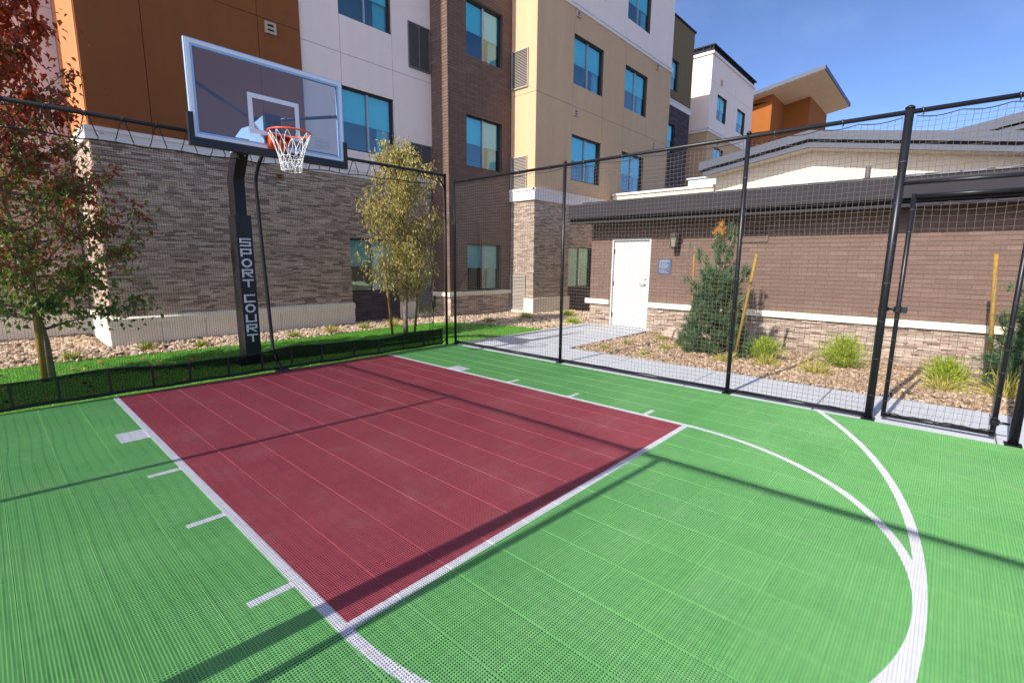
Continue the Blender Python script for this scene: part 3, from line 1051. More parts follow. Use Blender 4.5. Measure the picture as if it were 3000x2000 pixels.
for z0, z1, gl in ((0.70, 2.06, M_glassg), (4.18, 5.58, M_glass), (7.07, 8.50, M_glass)):
    window(hotel, 'y', 2.9, -1, 6.86, 8.28, z0, z1, glass=gl, rec=0.09)
part('parapet_cap', MB().box(6.16, 8.7, 2.86, 3.3, HTOP, HTOP + 0.08), M_fascia, hotel)
part('roof', MB().box(6.22, 8.7, 2.95, 14, HTOP - 0.3, HTOP - 0.02), M_roof, hotel)

# tan tower: left face x=8.7, front y=1.95
tl = backing('tower_side_wall', hotel, 'x', 8.7, -1, 1.95, 2.9, -0.25, HTOP, [], M_mortar2, 0.2)
ledge(HK, tl, 'x', 8.7, -1, 1.93, 2.88, 0.45, 3.36, [(2.24, 2.88, 0.05, 1.12)], M_stone2, ls=(0.10, 0.30))
stucco(tl, 'x', 8.7, -1, [1.95, 2.9], [3.70, 6.40, 9.25], [], M_tan)
stucco(tl, 'x', 8.7, -1, [1.95, 2.9], [9.25, HTOP], [], M_white)
for z0, z1 in ((0.06, 1.12), (3.62, 4.66), (6.57, 7.62)):
    louver(tl, 'x', 8.686, -1, 2.23, 2.87, z0, z1, div=False, d=0.03)
part('plinth', MB().box(8.60, 8.70, 1.95, 2.23, -0.25, 0.44).box(8.60, 8.7, 2.23, 2.9, -0.25, 0.045).box(8.60, 10.5, 1.85, 1.95, -0.25, 0.44), M_cream, hotel)
trimbar('cornice', hotel, 'x', 8.7, -1, 1.95, 2.9, 3.37, 3.72, 0.07, M_trim)
trimbar('cornice', hotel, 'y', 1.95, -1, 8.62, 17.3, 3.371, 3.721, 0.07, M_trim)
trimbar('cornice', hotel, 'y', 1.95, -1, 8.66, 17.36, 9.19, 9.36, 0.05, M_trim)
lo_ops = [(10.5, 11.95, 0.70, 2.06)]
ts = backing('stone_wall', hotel, 'y', 1.95, -1, 8.7, 17.3, -0.25, 3.5, lo_ops, M_mortar2, 0.28)
ledge(HK, ts, 'y', 1.95, -1, 8.7, 13.0, 0.42, 3.36, [(10.5, 11.95, -0.2, 2.06)], M_stone, ls=(0.10, 0.31))
bricks(HK, ts, 'y', 1.95, -1, 10.5, 11.95, -0.1, 0.68, [], M_brickd)
window(hotel, 'y', 1.95, -1, 10.5, 11.95, 0.70, 2.06, glass=M_glassg)
tops = [(a, b, z0, z1) for a, b in ((10.49, 12.20), (13.64, 15.33)) for z0, z1 in ((4.17, 5.57), (7.06, 8.50), (10.0, 11.42))]
tw = backing('tower_wall', hotel, 'y', 1.95, -1, 8.7, 17.3, 3.5, HTOP, tops, M_mortar, 0.28)
stucco(tw, 'y', 1.95, -1, [8.69, 10.48, 12.21, 13.63, 15.34, 17.3], [3.70, 6.40, 9.25], tops, M_tan)
stucco(tw, 'y', 1.95, -1, [8.69, 12.21, 17.3], [9.30, HTOP], tops, M_white)
for a, b, z0, z1 in tops:
    window(hotel, 'y', 1.95, -1, a, b, z0, z1)
for a, b, z0, z1 in ((10.53, 10.75, 8.98, 9.16), (10.54, 10.78, 6.12, 6.32), (15.90, 16.12, 8.96, 9.16), (15.90, 16.12, 6.08, 6.27)):
    vent(tw, 'y', 1.936, -1, a, b, z0, z1)
part('roof', MB().box(8.72, 17.3, 2.0, 14, HTOP - 0.3, HTOP - 0.02), M_roof, hotel)
part('parapet_cap', MB().box(8.62, 17.34, 1.87, 2.3, HTOP, HTOP + 0.08), M_fascia, hotel)

# olive and plum wing
oops = [(20.65, 22.12, 7.05, 8.47), (20.65, 22.12, 10.02, 11.42)]
ow = backing('wing_wall', hotel, 'y', 3.85, -1, 17.3, 23.8, 0, HTOP, oops, M_mortar2, 0.3)
bricks(HK, ow, 'y', 3.85, -1, 20.2, 23.8, 4.2, 9.27, oops, M_brickd, h=0.09, L=0.4)
stucco(ow, 'y', 3.85, -1, [17.35, 22.9, 23.8], [9.5, HTOP], oops, M_olive)
trimbar('cornice', hotel, 'y', 3.85, -1, 17.35, 23.86, 9.28, 9.56, 0.06, M_trim)
for a, b, z0, z1 in oops:
    window(hotel, 'y', 3.85, -1, a, b, z0, z1)
part('parapet_cap', MB().box(17.3, 23.88, 3.78, 4.2, HTOP, HTOP + 0.08), M_fascia, hotel)
part('wing_wall', MB().box(17.3, 23.8, 4.16, 14, 0, HTOP - 0.05), M_olive, hotel)
part('wing_wall', MB().box(23.8, 26.8, 6.6, 14, 0, HTOP - 0.1), M_tan, hotel)
# pale end block
eops = [(27.93, 29.52, 10.0, 11.42), (31.45, 33.08, 10.0, 11.42), (27.93, 29.52, 7.05, 8.47), (31.45, 33.08, 7.05, 8.47)]
ew = backing('end_block_wall', hotel, 'y', 4.0, -1, 26.8, 34.45, 0, HTOP, eops, M_mortar, 0.3)
stucco(ew, 'y', 4.0, -1, [26.79, 34.45], [9.25, 11.9, HTOP], eops, M_white)
stucco(ew, 'y', 4.0, -1, [26.79, 34.45], [3.5, 9.1], eops, M_tan)
es = backing('end_block_side', hotel, 'x', 26.8, -1, 4.0, 14, 0, HTOP, [], M_mortar, 0.25)
stucco(es, 'x', 26.8, -1, [4.0, 14], [9.25, 11.9, HTOP], [], M_white)
stucco(es, 'x', 26.8, -1, [4.0, 14], [3.5, 9.1], [], M_tan)
trimbar('cornice', hotel, 'y', 4.0, -1, 26.7, 34.5, 9.1, 9.32, 0.08, M_trim)
trimbar('cornice', hotel, 'x', 26.8, -1, 4.0, 14, 9.101, 9.321, 0.08, M_trim)
part('cornice', MB().box(26.7, 34.52, 3.90, 4.1, HTOP - 0.02, HTOP + 0.12).box(26.7, 26.9, 4.1, 14, HTOP - 0.02, HTOP + 0.12), M_trim, hotel)
mb = MB()
for i in range(19):
    mb.box(26.74 + i * 0.4, 26.74 + i * 0.4 + 0.06, 3.93, 4.0, HTOP + 0.121, HTOP + 0.40)
for i in range(12):
    mb.box(26.73, 26.80, 4.1 + i * 0.4, 4.16 + i * 0.4, HTOP + 0.121, HTOP + 0.40)
mb.box(26.80, 34.4, 4.0, 13.9, HTOP + 0.10, HTOP + 0.38)
mb.box(26.68, 34.5, 3.87, 14, HTOP + 0.40, HTOP + 0.47)
part('parapet_cap', mb, M_fascia, hotel)
for a, b, z0, z1 in eops:
    window(hotel, 'y', 4.0, -1, a, b, z0, z1)
vent(ew, 'y', 3.986, -1, 28.25, 28.5, 11.98, 12.28)
flush_pieces(HK)

# entrance tower with the big tilted roof, far end
ent = thing('entrance_tower', 'orange stucco tower under a wide overhanging dark roof, far along the hotel', 'building', (44, 6, 0))
part('wall', MB().box(38.0, 41.4, 3.75, 12, 0, 13.35).prism([(3.75, 13.35), (12, 13.35), (12, 12.4), (12, 12.37), (3.75, 13.81)], 'x', 38.0, 41.4), M_orange, ent)
part('wall', MB().prism([(2.02, 0), (2.02, 14.11), (12, 12.36), (12, 0)], 'x', 41.4, 47.7), M_orange, ent)
def rz(y):
    return 14.40 - 0.175 * (y - 0.4)
part('roof', MB().prism([(0.36, rz(0.36) + 0.03), (0.36, rz(0.36) + 0.30), (13, rz(13) + 0.30), (13, rz(13) + 0.03)], 'x', 36.96, 47.5), M_fascia2, ent)
part('soffit', MB().prism([(0.42, rz(0.42)), (0.42, rz(0.42) + 0.03), (12.9, rz(12.9) + 0.03), (12.9, rz(12.9))], 'x', 37.03, 47.4), mat('soffit_tan', (0.74, 0.56, 0.40), 0.95), ent)

# ------------------------------------------------------------------ utility building with the white door
UK = 'util'
ut = thing('utility_building', 'low brown brick building with stone wainscot and dark metal eave, right of court', 'building', (7.85, -5, 0))
YE = -14.0
uops = [(-2.30, -1.28, -0.3, 2.13)]
ub = backing('brick_wall', ut, 'x', 7.85, -1, YE, -0.69, -0.4, 2.55, uops, M_mortar, 0.22)
bricks(UK, ub, 'x', 7.85, -1, -9.6, -0.68, 0.66, 2.52, uops + [(-4.76, -4.02, 1.99, 2.36)], M_brick)
ledge(UK, ub, 'x', 7.85, -1, -9.6, -0.69, -0.33, 0.525, uops, M_stone2, ls=(0.10, 0.34), proud=0.04)
part('brick_wall', MB().box(8.07, 13.0, -0.92, -0.69, -0.3, 2.55), M_mortar, ut)
part('sill_band', MB().box(7.76, 7.86, YE, -2.31, 0.53, 0.645), M_cream, ut)
part('sill_band', MB().box(7.76, 7.86, -1.27, -0.58, 0.53, 0.645), M_cream, ut)
louver(ub, 'x', 7.842, -1, -4.76, -4.02, 1.99, 2.36, div=False, d=0.02, m=mat('louver_brown', (0.15, 0.095, 0.072), 0.6))
# door
dr = part('door', MB().box(7.885, 7.93, -2.255, -1.325, 0.012, 2.075), M_door, ut)
part('door_frame', MB().box(7.835, 7.96, -2.298, -2.26, -0.01, 2.125).box(7.835, 7.96, -1.32, -1.282, -0.01, 2.125).box(7.835, 7.96, -2.26, -1.32, 2.08, 2.125), M_door, ut)
part('threshold', MB().box(7.80, 8.0, -2.26, -1.32, -0.03, 0.009), M_steel, ut)
for z in (0.28, 1.05, 1.82):
    part('hinge', MB().box(7.868, 7.886, -1.338, -1.318, z - 0.055, z + 0.055), M_black, dr)
mb = MB()
mb.tube([(7.886, -2.17, 1.06), (7.865, -2.17, 1.06)], 0.034, 14)
mb.tube([(7.868, -2.17, 1.06), (7.83, -2.17, 1.06), (7.822, -2.15, 1.06), (7.824, -2.05, 1.052)], 0.0105, 8)
part('handle', mb, M_steel, dr, smooth=True)
part('lock_cylinder', MB().tube([(7.886, -2.17, 1.17), (7.872, -2.17, 1.17)], 0.02, 12), M_steel, dr)
# eave, fascia and roof
part('soffit', MB().box(7.30, 7.86, YE, -0.42, 2.522, 2.545), M_fascia, ut)
part('fascia', MB().box(7.22, 7.30, YE, -0.36, 2.60, 2.915), M_fascia, ut)
part('fascia', MB().box(7.30, 7.36, YE, -0.40, 2.47, 2.56), M_fascia, ut)
part('soffit_closure', MB().box(7.37, 7.45, YE, -0.43, 2.546, 2.64), M_louverd, ut)
part('fascia', MB().box(7.30, 13.0, -0.42, -0.37, 2.522, 2.90), M_fascia, ut)
rf = part('roof', MB().hexa([(7.30, YE, 2.62), (12.3, YE, 3.2), (12.3, -0.45, 3.2), (7.30, -0.45, 2.62), (7.23, YE, 2.918), (12.3, YE, 3.60), (12.3, -0.40, 3.60), (7.23, -0.40, 2.918)]), M_roof, ut)
k = 0.1345
y = -0.40
while y > -12.5:
    mb = MB()
    y0 = y - 0.39
    mb.hexa([(7.20, y0 + 0.012, 2.918), (12.28, y0 + 0.012, 2.918 + k * 5.08), (12.28, y - 0.012, 2.918 + k * 5.08), (7.20, y - 0.012, 2.918), (7.20, y0 + 0.012, 2.926), (12.28, y0 + 0.012, 2.926 + k * 5.08), (12.28, y - 0.012, 2.926 + k * 5.08), (7.20, y - 0.012, 2.926)])
    mb.hexa([(7.20, y0 - 0.008, 2.92), (12.28, y0 - 0.008, 2.92 + k * 5.08), (12.28, y0 + 0.010, 2.92 + k * 5.08), (7.20, y0 + 0.010, 2.92), (7.20, y0 - 0.008, 2.952), (12.28, y0 - 0.008, 2.952 + k * 5.08), (12.28, y0 + 0.010, 2.952 + k * 5.08), (7.20, y0 + 0.010, 2.952)])
    part('roof_panel', mb, M_roof, rf)
    y = y0
part('ridge_cap', MB().box(12.1, 12.32, YE, -0.55, 3.56, 3.64), M_roof, rf)
part('vent_pipe', MB().tube([(10.0, -5.975, 3.2), (10.0, -5.975, 3.57)], 0.05, 12), mat('pipe_brown', (0.10, 0.075, 0.075), 0.6), rf)
flush_pieces(UK)

lamp = thing('wall_lantern', 'dark bronze lantern on the brick wall above the blue grey plaque', 'wall lamp', (7.84, -2.93, 1.95))
mb = MB()
mb.box(7.80, 7.842, -2.985, -2.865, 1.74, 2.06)
mb.tube([(7.81, -2.925, 2.02), (7.74, -2.925, 2.05), (7.66, -2.925, 2.02)], 0.014, 8)
part('wall_bracket', mb, M_lamp, lamp)
part('lamp_roof', MB().lathe(7.66, -2.925, [(0.105, 2.135), (0.118, 2.14), (0.112, 2.165), (0.085, 2.20), (0.045, 2.228), (0.02, 2.235), (0.018, 2.255)], 8, 0.39), M_lamp, lamp)
part('lamp_glass', MB().lathe(7.66, -2.925, [(0.062, 1.905), (0.095, 2.135)], 4, math.pi / 4), M_lglass, lamp)
mb = MB()
for q in range(4):
    a = math.pi / 4 + q * math.pi / 2
    mb.tube([(7.66 + 0.064 * math.cos(a), -2.925 + 0.064 * math.sin(a), 1.90), (7.66 + 0.098 * math.cos(a), -2.925 + 0.098 * math.sin(a), 2.14)], 0.008, 6)
    b = a + math.pi / 2
    for rr, zz in ((0.065, 1.905), (0.0905, 2.088)):
        mb.tube([(7.66 + rr * math.cos(a), -2.925 + rr * math.sin(a), zz), (7.66 + rr * math.cos(b), -2.925 + rr * math.sin(b), zz)], 0.006, 5)
part('lamp_cage', mb, M_lamp, lamp)
part('lamp_base', MB().lathe(7.66, -2.925, [(0.02, 1.862), (0.055, 1.88), (0.066, 1.905)], 8, 0.39), M_lamp, lamp)

sg = thing('wall_plaque', 'small blue grey plaque with pale lines of text beside the white door', 'sign', (7.84, -2.66, 1.48))
part('panel', MB().box(7.826, 7.842, -2.815, -2.505, 1.31, 1.645), M_sign, sg)
mb = MB()
for z, a, b, hh in ((1.612, -2.77, -2.55, 0.020), (1.575, -2.78, -2.53, 0.013), (1.545, -2.70, -2.53, 0.011), (1.520, -2.77, -2.53, 0.010), (1.495, -2.74, -2.53, 0.010), (1.470, -2.77, -2.53, 0.010), (1.445, -2.70, -2.53, 0.010), (1.418, -2.77, -2.53, 0.010), (1.390, -2.69, -2.53, 0.010), (1.362, -2.74, -2.53, 0.010), (1.332, -2.76, -2.56, 0.013)):
    u = b
    while u > a:
        wd = R.uniform(0.02, 0.05)
        mb.box(7.8235, 7.8255, max(u - wd, a), u, z - hh / 2, z + hh / 2)
        u -= wd + 0.007
part('lettering', mb, M_ink, sg)

# ------------------------------------------------------------------ lodge with the low gable behind, flat roof parapet
lg = thing('gabled_annex', 'cream gabled annex with slate grey fascia behind the utility building', 'building', (12.5, -6, 0))
YR = -13.5
pk = -4.42
def gz(y, base):
    return base - 0.165 * abs(y - pk)
part('gable_wall', MB().prism([(-1.95, 0), (-1.95, gz(-1.95, 4.52)), (pk, 4.52), (YR, gz(YR, 4.52)), (YR, 0)], 'x', 12.5, 12.75), M_gable, lg)
part('rake_board', MB().prism([(-1.80, gz(-1.80, 4.50)), (-1.80, gz(-1.80, 4.60)), (pk, 4.60), (YR, gz(YR, 4.60)), (YR, gz(YR, 4.50)), (pk, 4.50)], 'x', 12.02, 12.49), M_gable, lg)
part('fascia', MB().prism([(-1.76, gz(-1.76, 4.505)), (-1.76, gz(-1.76, 4.63)), (pk, 4.63), (YR, gz(YR, 4.63)), (YR, gz(YR, 4.505)), (pk, 4.505)], 'x', 11.95, 12.015), M_fascia2, lg)
part('fascia', MB().prism([(-1.66, gz(-1.66, 4.69)), (-1.66, gz(-1.66, 4.90)), (pk, 4.90), (YR, gz(YR, 4.90)), (YR, gz(YR, 4.69)), (pk, 4.69)], 'x', 11.86, 11.95), M_fascia2, lg)
part('roof', MB().prism([(-1.68, gz(-1.68, 4.64)), (-1.68, gz(-1.68, 4.88)), (pk, 4.88), (YR, gz(YR, 4.88)), (YR, gz(YR, 4.64)), (pk, 4.64)], 'x', 11.955, 24), M_fascia, lg)
def g2(y, b):
    return b + 0.185 * (-8.5 - y)
part('upper_roof', MB().prism([(-6.6, g2(-6.6, 5.66)), (-6.6, g2(-6.6, 5.94)), (-14, g2(-14, 5.94)), (-14, g2(-14, 5.66))], 'x', 18, 26), M_fascia2, lg)
part('upper_fascia', MB().prism([(-6.7, g2(-6.7, 5.48)), (-6.7, g2(-6.7, 5.60)), (-14, g2(-14, 5.60)), (-14, g2(-14, 5.48))], 'x', 18.05, 26), M_fascia2, lg)
part('upper_wall', MB().prism([(-7.4, 3), (-7.4, g2(-7.4, 5.48)), (-14, g2(-14, 5.48)), (-14, 3)], 'x', 18.6, 26), M_gable, lg)
part('parapet_wall', MB().box(13.0, 13.25, -1.95, 1.86, 0, 3.90), M_gable, lg)
part('parapet_cap', MB().box(12.95, 13.3, -1.95, 1.86, 3.90, 3.975), M_trim, lg)
part('flat_roof', MB().box(13.25, 30, -1.95, 1.86, 3.3, 3.6), M_roof, lg)
hv = thing('rooftop_unit', 'pale grey metal air unit on the flat roof beside the gable', 'rooftop unit', (15.4, -1.0, 3.6))
part('casing', MB().box(14.4, 16.6, -1.95, -0.30, 3.6, 4.42), M_unit, hv)
part('hood', MB().prism([(14.35, 4.42), (14.35, 4.47), (15.4, 4.62), (16.6, 4.47), (16.6, 4.42)], 'y', -2.0, -0.25), M_unit, hv)
part('lifting_lug', MB().tube([(14.6, -1.3, 4.45), (14.6, -1.3, 4.60), (14.6, -1.4, 4.60), (14.6, -1.4, 4.45)], 0.02, 6), M_unit, hv)

# ------------------------------------------------------------------ nets and fences
def net_mesh(name, m, fn, L, H, pitch, r, seg=3):
    """fn(u,w)->point; cords both ways as slim three sided tubes"""
    nu, nw = int(round(L / pitch)), int(round(H / pitch))
    lines = []
    for i in range(nu + 1):
        u = L * i / nu
        k = max(2, nw // seg)
        lines.append([fn(u, H * j / k) for j in range(k + 1)])
    for j in range(nw + 1):
        w = H * j / nw
        k = max(2, nu // seg)
        lines.append([fn(L * i / k, w) for i in range(k + 1)])
    Vs, Fs, b = [], [], 0
    an = np.array([0.3, 0.3 + 2 * np.pi / 3, 0.3 + 4 * np.pi / 3])
    for ln in lines:
        A = np.array(ln)
        d = np.gradient(A, axis=0)
        d /= np.linalg.norm(d, axis=1)[:, None]
        t = np.array([0.577, -0.577, 0.577])
        e = np.cross(d, t)
        e /= np.linalg.norm(e, axis=1)[:, None]
        g = np.cross(d, e)
        V = A[:, None] + r * (e[:, None] * np.cos(an)[None, :, None] + g[:, None] * np.sin(an)[None, :, None])
        n = len(A)
        Vs.append(V.reshape(-1, 3))
        i = np.arange(n - 1)[:, None]
        q = np.arange(3)[None]
        q2 = (q + 1) % 3
        F = np.stack([b + i * 3 + q, b + i * 3 + q2, b + (i + 1) * 3 + q2, b + (i + 1) * 3 + q], 2).reshape(-1, 4)
        Fs.append(F)
        b += n * 3
    return np_mesh(name, np.concatenate(Vs), np.concatenate(Fs), m)

def wavy(a, b, s=0.0):
    return math.sin(a * 2.3 + s) * 0.5 + math.sin(b * 3.1 + a * 1.1 + s * 2) * 0.3 + math.sin(a * 5.7 + b * 4.3 + s) * 0.2

def fence_panel_net(parent, x, y0, y1, z0, z1, pitch=0.050, m=None, r=0.0019, axis='y', seed=0.0, anchors=4):
    """net laced to a rail: top edge sags between ties"""
    L, H = abs(y1 - y0), z1 - z0
    sg_ = 1 if y1 > y0 else -1
    def fn(u, w):
        t = w / H
        sag = 0.024 * t ** 6 * abs(math.sin(math.pi * u / L * anchors)) if anchors else 0
        dz = 0.012 * wavy(u, w, seed)
        du = 0.016 * wavy(w + 3, u, seed + 1)
        dn = 0.03 * wavy(u * 0.7, w * 0.6, seed + 2) * math.sin(math.pi * min(1, max(0, t)))
        eu = min(1.0, min(u, L - u) / 0.15)
        p = y0 + sg_ * (u + du * eu)
        q = z0 + w + (dz * eu if 0 < t < 1 else 0) - sag
        return (x + dn, p, q) if axis == 'y' else (p, x + dn, q)
    me = net_mesh('net', m or M_cord, fn, L, H, pitch, r)
    me.transform(Matrix.Translation(-Vector(root_origin(parent))))
    link('net', me, parent, 'stuff' if False else None)
    # border rope along the top with sag
    mb = MB()
    P = [fn(L * i / 40, H) for i in range(41)]
    mb.tube(P, 0.0045, 5)
    part('top_rope', mb, M_rope, parent)
    return fn

FX = 3.34
FH = 3.005
def post_at(parent, x, y, h, r, z0=-0.02):
    mb = MB()
    mb.tube([(x, y, z0), (x, y, h)], r, 16)
    mb.tube([(x, y, h), (x, y, h + 0.012), (x, y, h + 0.03)], [r * 1.12, r * 1.12, r * 0.4], 16)
    p = part('post', mb, M_black, parent, smooth=False)
    part('base_plate', MB().box(x - r - 0.022, x + r + 0.022, y - r - 0.022, y + r + 0.022, -0.018, 0.004), M_black, p)
    return p

def ties(parent, pts, r=0.006):
    shared = {}
    for (p, R0) in pts:
        if R0 not in shared:
            shared[R0] = MB().lathe(0, 0, [(R0, -0.004), (R0 + 0.003, -0.003), (R0 + 0.003, 0.003), (R0, 0.004)], 12).mesh('tie_band', M_galv)
        o = link('tie_band', shared[R0], parent)
        o.location = Vector(p) - root_origin(parent)

def side_fence(name, label, x, s, nets=True):
    """fence along a long side of the court; s=+1 right, -1 left"""
    f = thing(name, label, 'fence', (x, -4, 0), 'black net fences round the court')
    Y = [-0.60, -3.09, -5.64, -7.05] if s > 0 else [-0.60, -3.09, -5.50]
    rad = [0.025, 0.025, 0.025, 0.035] if s > 0 else [0.03, 0.03, 0.05]
    for y, r in zip(Y, rad):
        post_at(f, x, y, FH, r)
    ye = -8.10 if s > 0 else -9.6
    post_at(f, x, ye, FH, 0.035)
    mb = MB()
    mb.tube([(x, Y[0], FH - 0.03), (x, ye, FH - 0.03)], 0.022 if s > 0 else 0.026, 14)
    part('top_rail', mb, M_black, f)
    for a, b in zip(Y[:-1], Y[1:]):
        part('bottom_rail', MB().tube([(x, a, 0.035), (x, b, 0.035)], 0.022, 12), M_black, f)
    # lower gate header rail
    y0 = Y[-1]
    if s > 0:
        part('header_rail', MB().tube([(x, y0, 2.33), (x, -8.1, 2.33)], 0.018, 12), M_black, f)
    # rail ties
    y = Y[0] - 0.35
    while y > -8.0:
        mb = MB()
        mb.tube([(x + 0.027 * math.cos(a), y + 0.006 * math.sin(a), FH - 0.03 + 0.032 * math.sin(a) - 0.004) for a in [2 * math.pi * k / 10 for k in range(10)]], 0.004, 4, closed=True)
        mb.tube([(x, y, FH - 0.06), (x - s * 0.004, y, FH - 0.085)], 0.004, 4)
        part('rail_tie', mb, M_galv, f)
        y -= 0.62
    if nets:
        i = 0
        for a, b in zip(Y[:-1], Y[1:]):
            fence_panel_net(f, x - s * 0.012, a - 0.045, b + 0.045, 0.05, FH - 0.075, seed=1.7 * i, anchors=4, r=0.0019 if s > 0 else 0.0012)
            mb = MB()
            # slack lower edge rope lying on the rail
            P = [(x - s * (0.035 + 0.015 * math.sin(k * 0.7 + i)), a - 0.05 + (b - a + 0.1) * k / 40, 0.060 + 0.005 * math.sin(k * 0.5 + 2 * i)) for k in range(41)]
            mb.tube(P, 0.005, 5)
            part('bottom_rope', mb, M_rope, f)
            i += 1
        fence_panel_net(f, x - s * 0.012, y0 - 0.06, -8.04 if s > 0 else -9.5, 2.36 if s > 0 else 0.05, FH - 0.075, seed=9.0, anchors=3, r=0.0019 if s > 0 else 0.0012)
    # ties up the posts
    L = []
    for y, r in zip(Y[1:], rad[1:]):
        for z in np.arange(0.25, 2.9, 0.38):
            L.append(((x, y, float(z)), r))
    ties(f, L)
    return f
fr = side_fence('court_fence', 'black post and rail net fence along the right side, facing the white door', FX, 1)
fl = side_fence('court_fence', 'black post and rail net fence along the left side of court', -3.34, -1)

def gate(label, x, y0, y1, s):
    g = thing('fence_gate', label, 'gate', (x, (y0 + y1) / 2, 0), 'gates in the court fences')
    mb = MB()
    for y in (y0, y1):
        mb.tube([(x, y, 0.03), (x, y, 2.235)], 0.020, 12)
    part('gate_frame', mb, M_black, g)
    part('top_bar', MB().tube([(x, y0, 2.215), (x, y1, 2.215)], 0.018, 12), M_black, g)
    part('bottom_bar', MB().tube([(x, y0, 0.05), (x, y1, 0.05)], 0.021, 12), M_black, g)
    fence_panel_net(g, x - s * 0.02, y0 - 0.03, y1 + 0.03, 0.07, 2.15, seed=4.0, pitch=0.060, anchors=3, r=0.0017)
    L = [((x, y, float(z)), 0.020) for y in (y0, y1) for z in np.arange(0.2, 2.2, 0.21)]
    ties(g, L)
    for z in (1.13,):
        mb = MB()
        mb.tube([(x, y0 + 0.11, z), (x, y0 - 0.07, z + 0.004)], 0.011, 8)
        mb.lathe(x, y0, [(0.028, z - 0.03), (0.036, z - 0.028), (0.036, z + 0.028), (0.028, z + 0.03)], 12)
        mb.lathe(x, y0 + 0.115, [(0.036, z - 0.02), (0.044, z - 0.018), (0.044, z + 0.018), (0.036, z + 0.02)], 14)
        mb.box(x - 0.045, x - 0.03, y0 - 0.075, y0 - 0.03, z - 0.03, z + 0.03)
        part('latch', mb, M_black, g)
    for z in (0.16, 2.12):
        mb = MB()
        mb.lathe(x, y1, [(0.027, z - 0.025), (0.034, z - 0.025), (0.034, z + 0.025), (0.027, z + 0.025)], 12)
        mb.tube([(x, y1, z), (x, y1 - 0.10, z)], 0.012, 8)
        part('hinge', mb, M_black, g)
    mb = MB()
    P = [(x - s * (0.035 + 0.02 * math.sin(k * 1.3)), y0 + (y1 - y0) * k / 30, 0.080 + 0.006 * math.sin(k * 0.7)) for k in range(31)]
    mb.tube(P, 0.005, 5)
    part('bottom_rope', mb, M_rope, g)
    return g
gate('black framed net gate between the thick post and corner post', FX + 0.06, -7.165, -7.965, 1)
part('net_pole', MB().tube([(-3.34, -5.70, -0.02), (-3.34, -5.70, FH - 0.06)], 0.026, 12), M_black, fl)

# near fence behind the camera; only its corner shows
ff = thing('court_fence', 'black net fence turning the near right corner of court', 'fence', (0, -8.2, 0), 'black net fences round the court')
post_at(ff, 3.27, -8.24, FH, 0.034)
post_at(ff, 0.0, -8.24, FH, 0.036)
part('top_rail', MB().tube([(3.27, -8.24, FH - 0.03), (0.0, -8.24, FH - 0.03)], 0.026, 12), M_black, ff)
part('bottom_rail', MB().tube([(3.27, -8.24, 0.035), (0.0, -8.24, 0.035)], 0.022, 12), M_black, ff)
fence_panel_net(ff, -8.225, 3.22, 0.05, 0.05, FH - 0.075, axis='x', seed=6.1)

# rear net on its own frame
rn = thing('rear_net', 'black fine net hung on a pipe frame behind the basketball hoop', 'net', (0, -0.52, 0))
RY = -0.52
RZ = 3.08
part('top_rail', MB().tube([(-4.2, RY, RZ - 0.015), (3.19, RY, RZ)], 0.024, 12), M_black, rn)
for x in (3.19, -4.2):
    pp = part('post', MB().tube([(x, RY, -0.05), (x, RY, RZ + 0.03)], 0.024, 12), M_black, rn)
part('corner_brace', MB().tube([(3.0, RY, RZ), (3.19, RY, RZ - 0.24)], 0.014, 8), M_black, rn)
part('foot_brace', MB().tube([(3.19, RY, 0.10), (3.04, RY, 0.02)], 0.012, 8), M_black, rn)
def rope_z(x):
    t = (x + 4.2) / 7.1
    ph = (x % 0.62) / 0.62
    return 2.79 + 0.09 * t + 0.022 * abs(math.sin(math.pi * ph)) - 0.03 * math.sin(math.pi * t)
def rfn(u, w):
    x = -4.2 + u
    h = rope_z(x)
    H = 2.75
    t = w / H
    edge = max(0.0, 1 - (7.08 - u) / 0.25)
    return (x + 0.010 * wavy(u * 2, w * 1.5) - edge * 0.05 * (0.5 + 0.5 * math.sin(w * 9)) * (0.3 + 0.7 * math.sin(math.pi * t)), RY + 0.03 * wavy(u * 0.8, w * 0.7) * math.sin(math.pi * t), 0.05 + (h - 0.05) * t + 0.004 * wavy(w * 3, u * 3))
me = net_mesh('net', M_cordb, rfn, 7.08, 2.75, 0.0255, 0.00105, seg=6)
me.transform(Matrix.Translation(-Vector(rn.location)))
link('net', me, rn)
part('top_rope', MB().tube([(-4.2 + 7.08 * i / 120, RY, rope_z(-4.2 + 7.08 * i / 120)) for i in range(121)], 0.007, 6), M_rope, rn)
part('edge_rope', MB().tube([Vector(rfn(7.08, 2.75 * i / 60)) + Vector((0.010 * math.sin(i * 2.1), 0, 0)) for i in range(61)], 0.007, 6), M_rope, rn)
# bungee hooks in zigzag pairs
x = -3.9
while x < 2.95:
    hooks = MB()
    hk2 = MB()
    c = x
    zr = RZ - 0.02
    for dx in (-0.085, 0.085):
        z1 = rope_z(c + dx) + 0.03
        hooks.tube([(c - math.copysign(0.012, -dx), RY - 0.022, zr + 0.012), (c + dx * 0.9, RY - 0.012, z1)], 0.0052, 6)
        hk2.tube([(c + dx * 0.9, RY - 0.012, z1 + 0.012), (c + dx, RY, z1 - 0.012), (c + dx * 0.8, RY, z1 - 0.026)], 0.0052, 6)
    hooks.tube([(c, RY + 0.027 * math.cos(a), zr + 0.007 + 0.029 * math.sin(a)) for a in [2 * math.pi * q / 10 for q in range(10)]], 0.005, 5, closed=True)
    bc = part('bungee_cord', hooks, M_rope, rn)
    part('hook', hk2, M_galv, bc)
    x += 0.31
part('hang_tag', MB().box(2.70, 2.78, RY - 0.03, RY - 0.026, 0.255, 0.30), M_tag, rn)

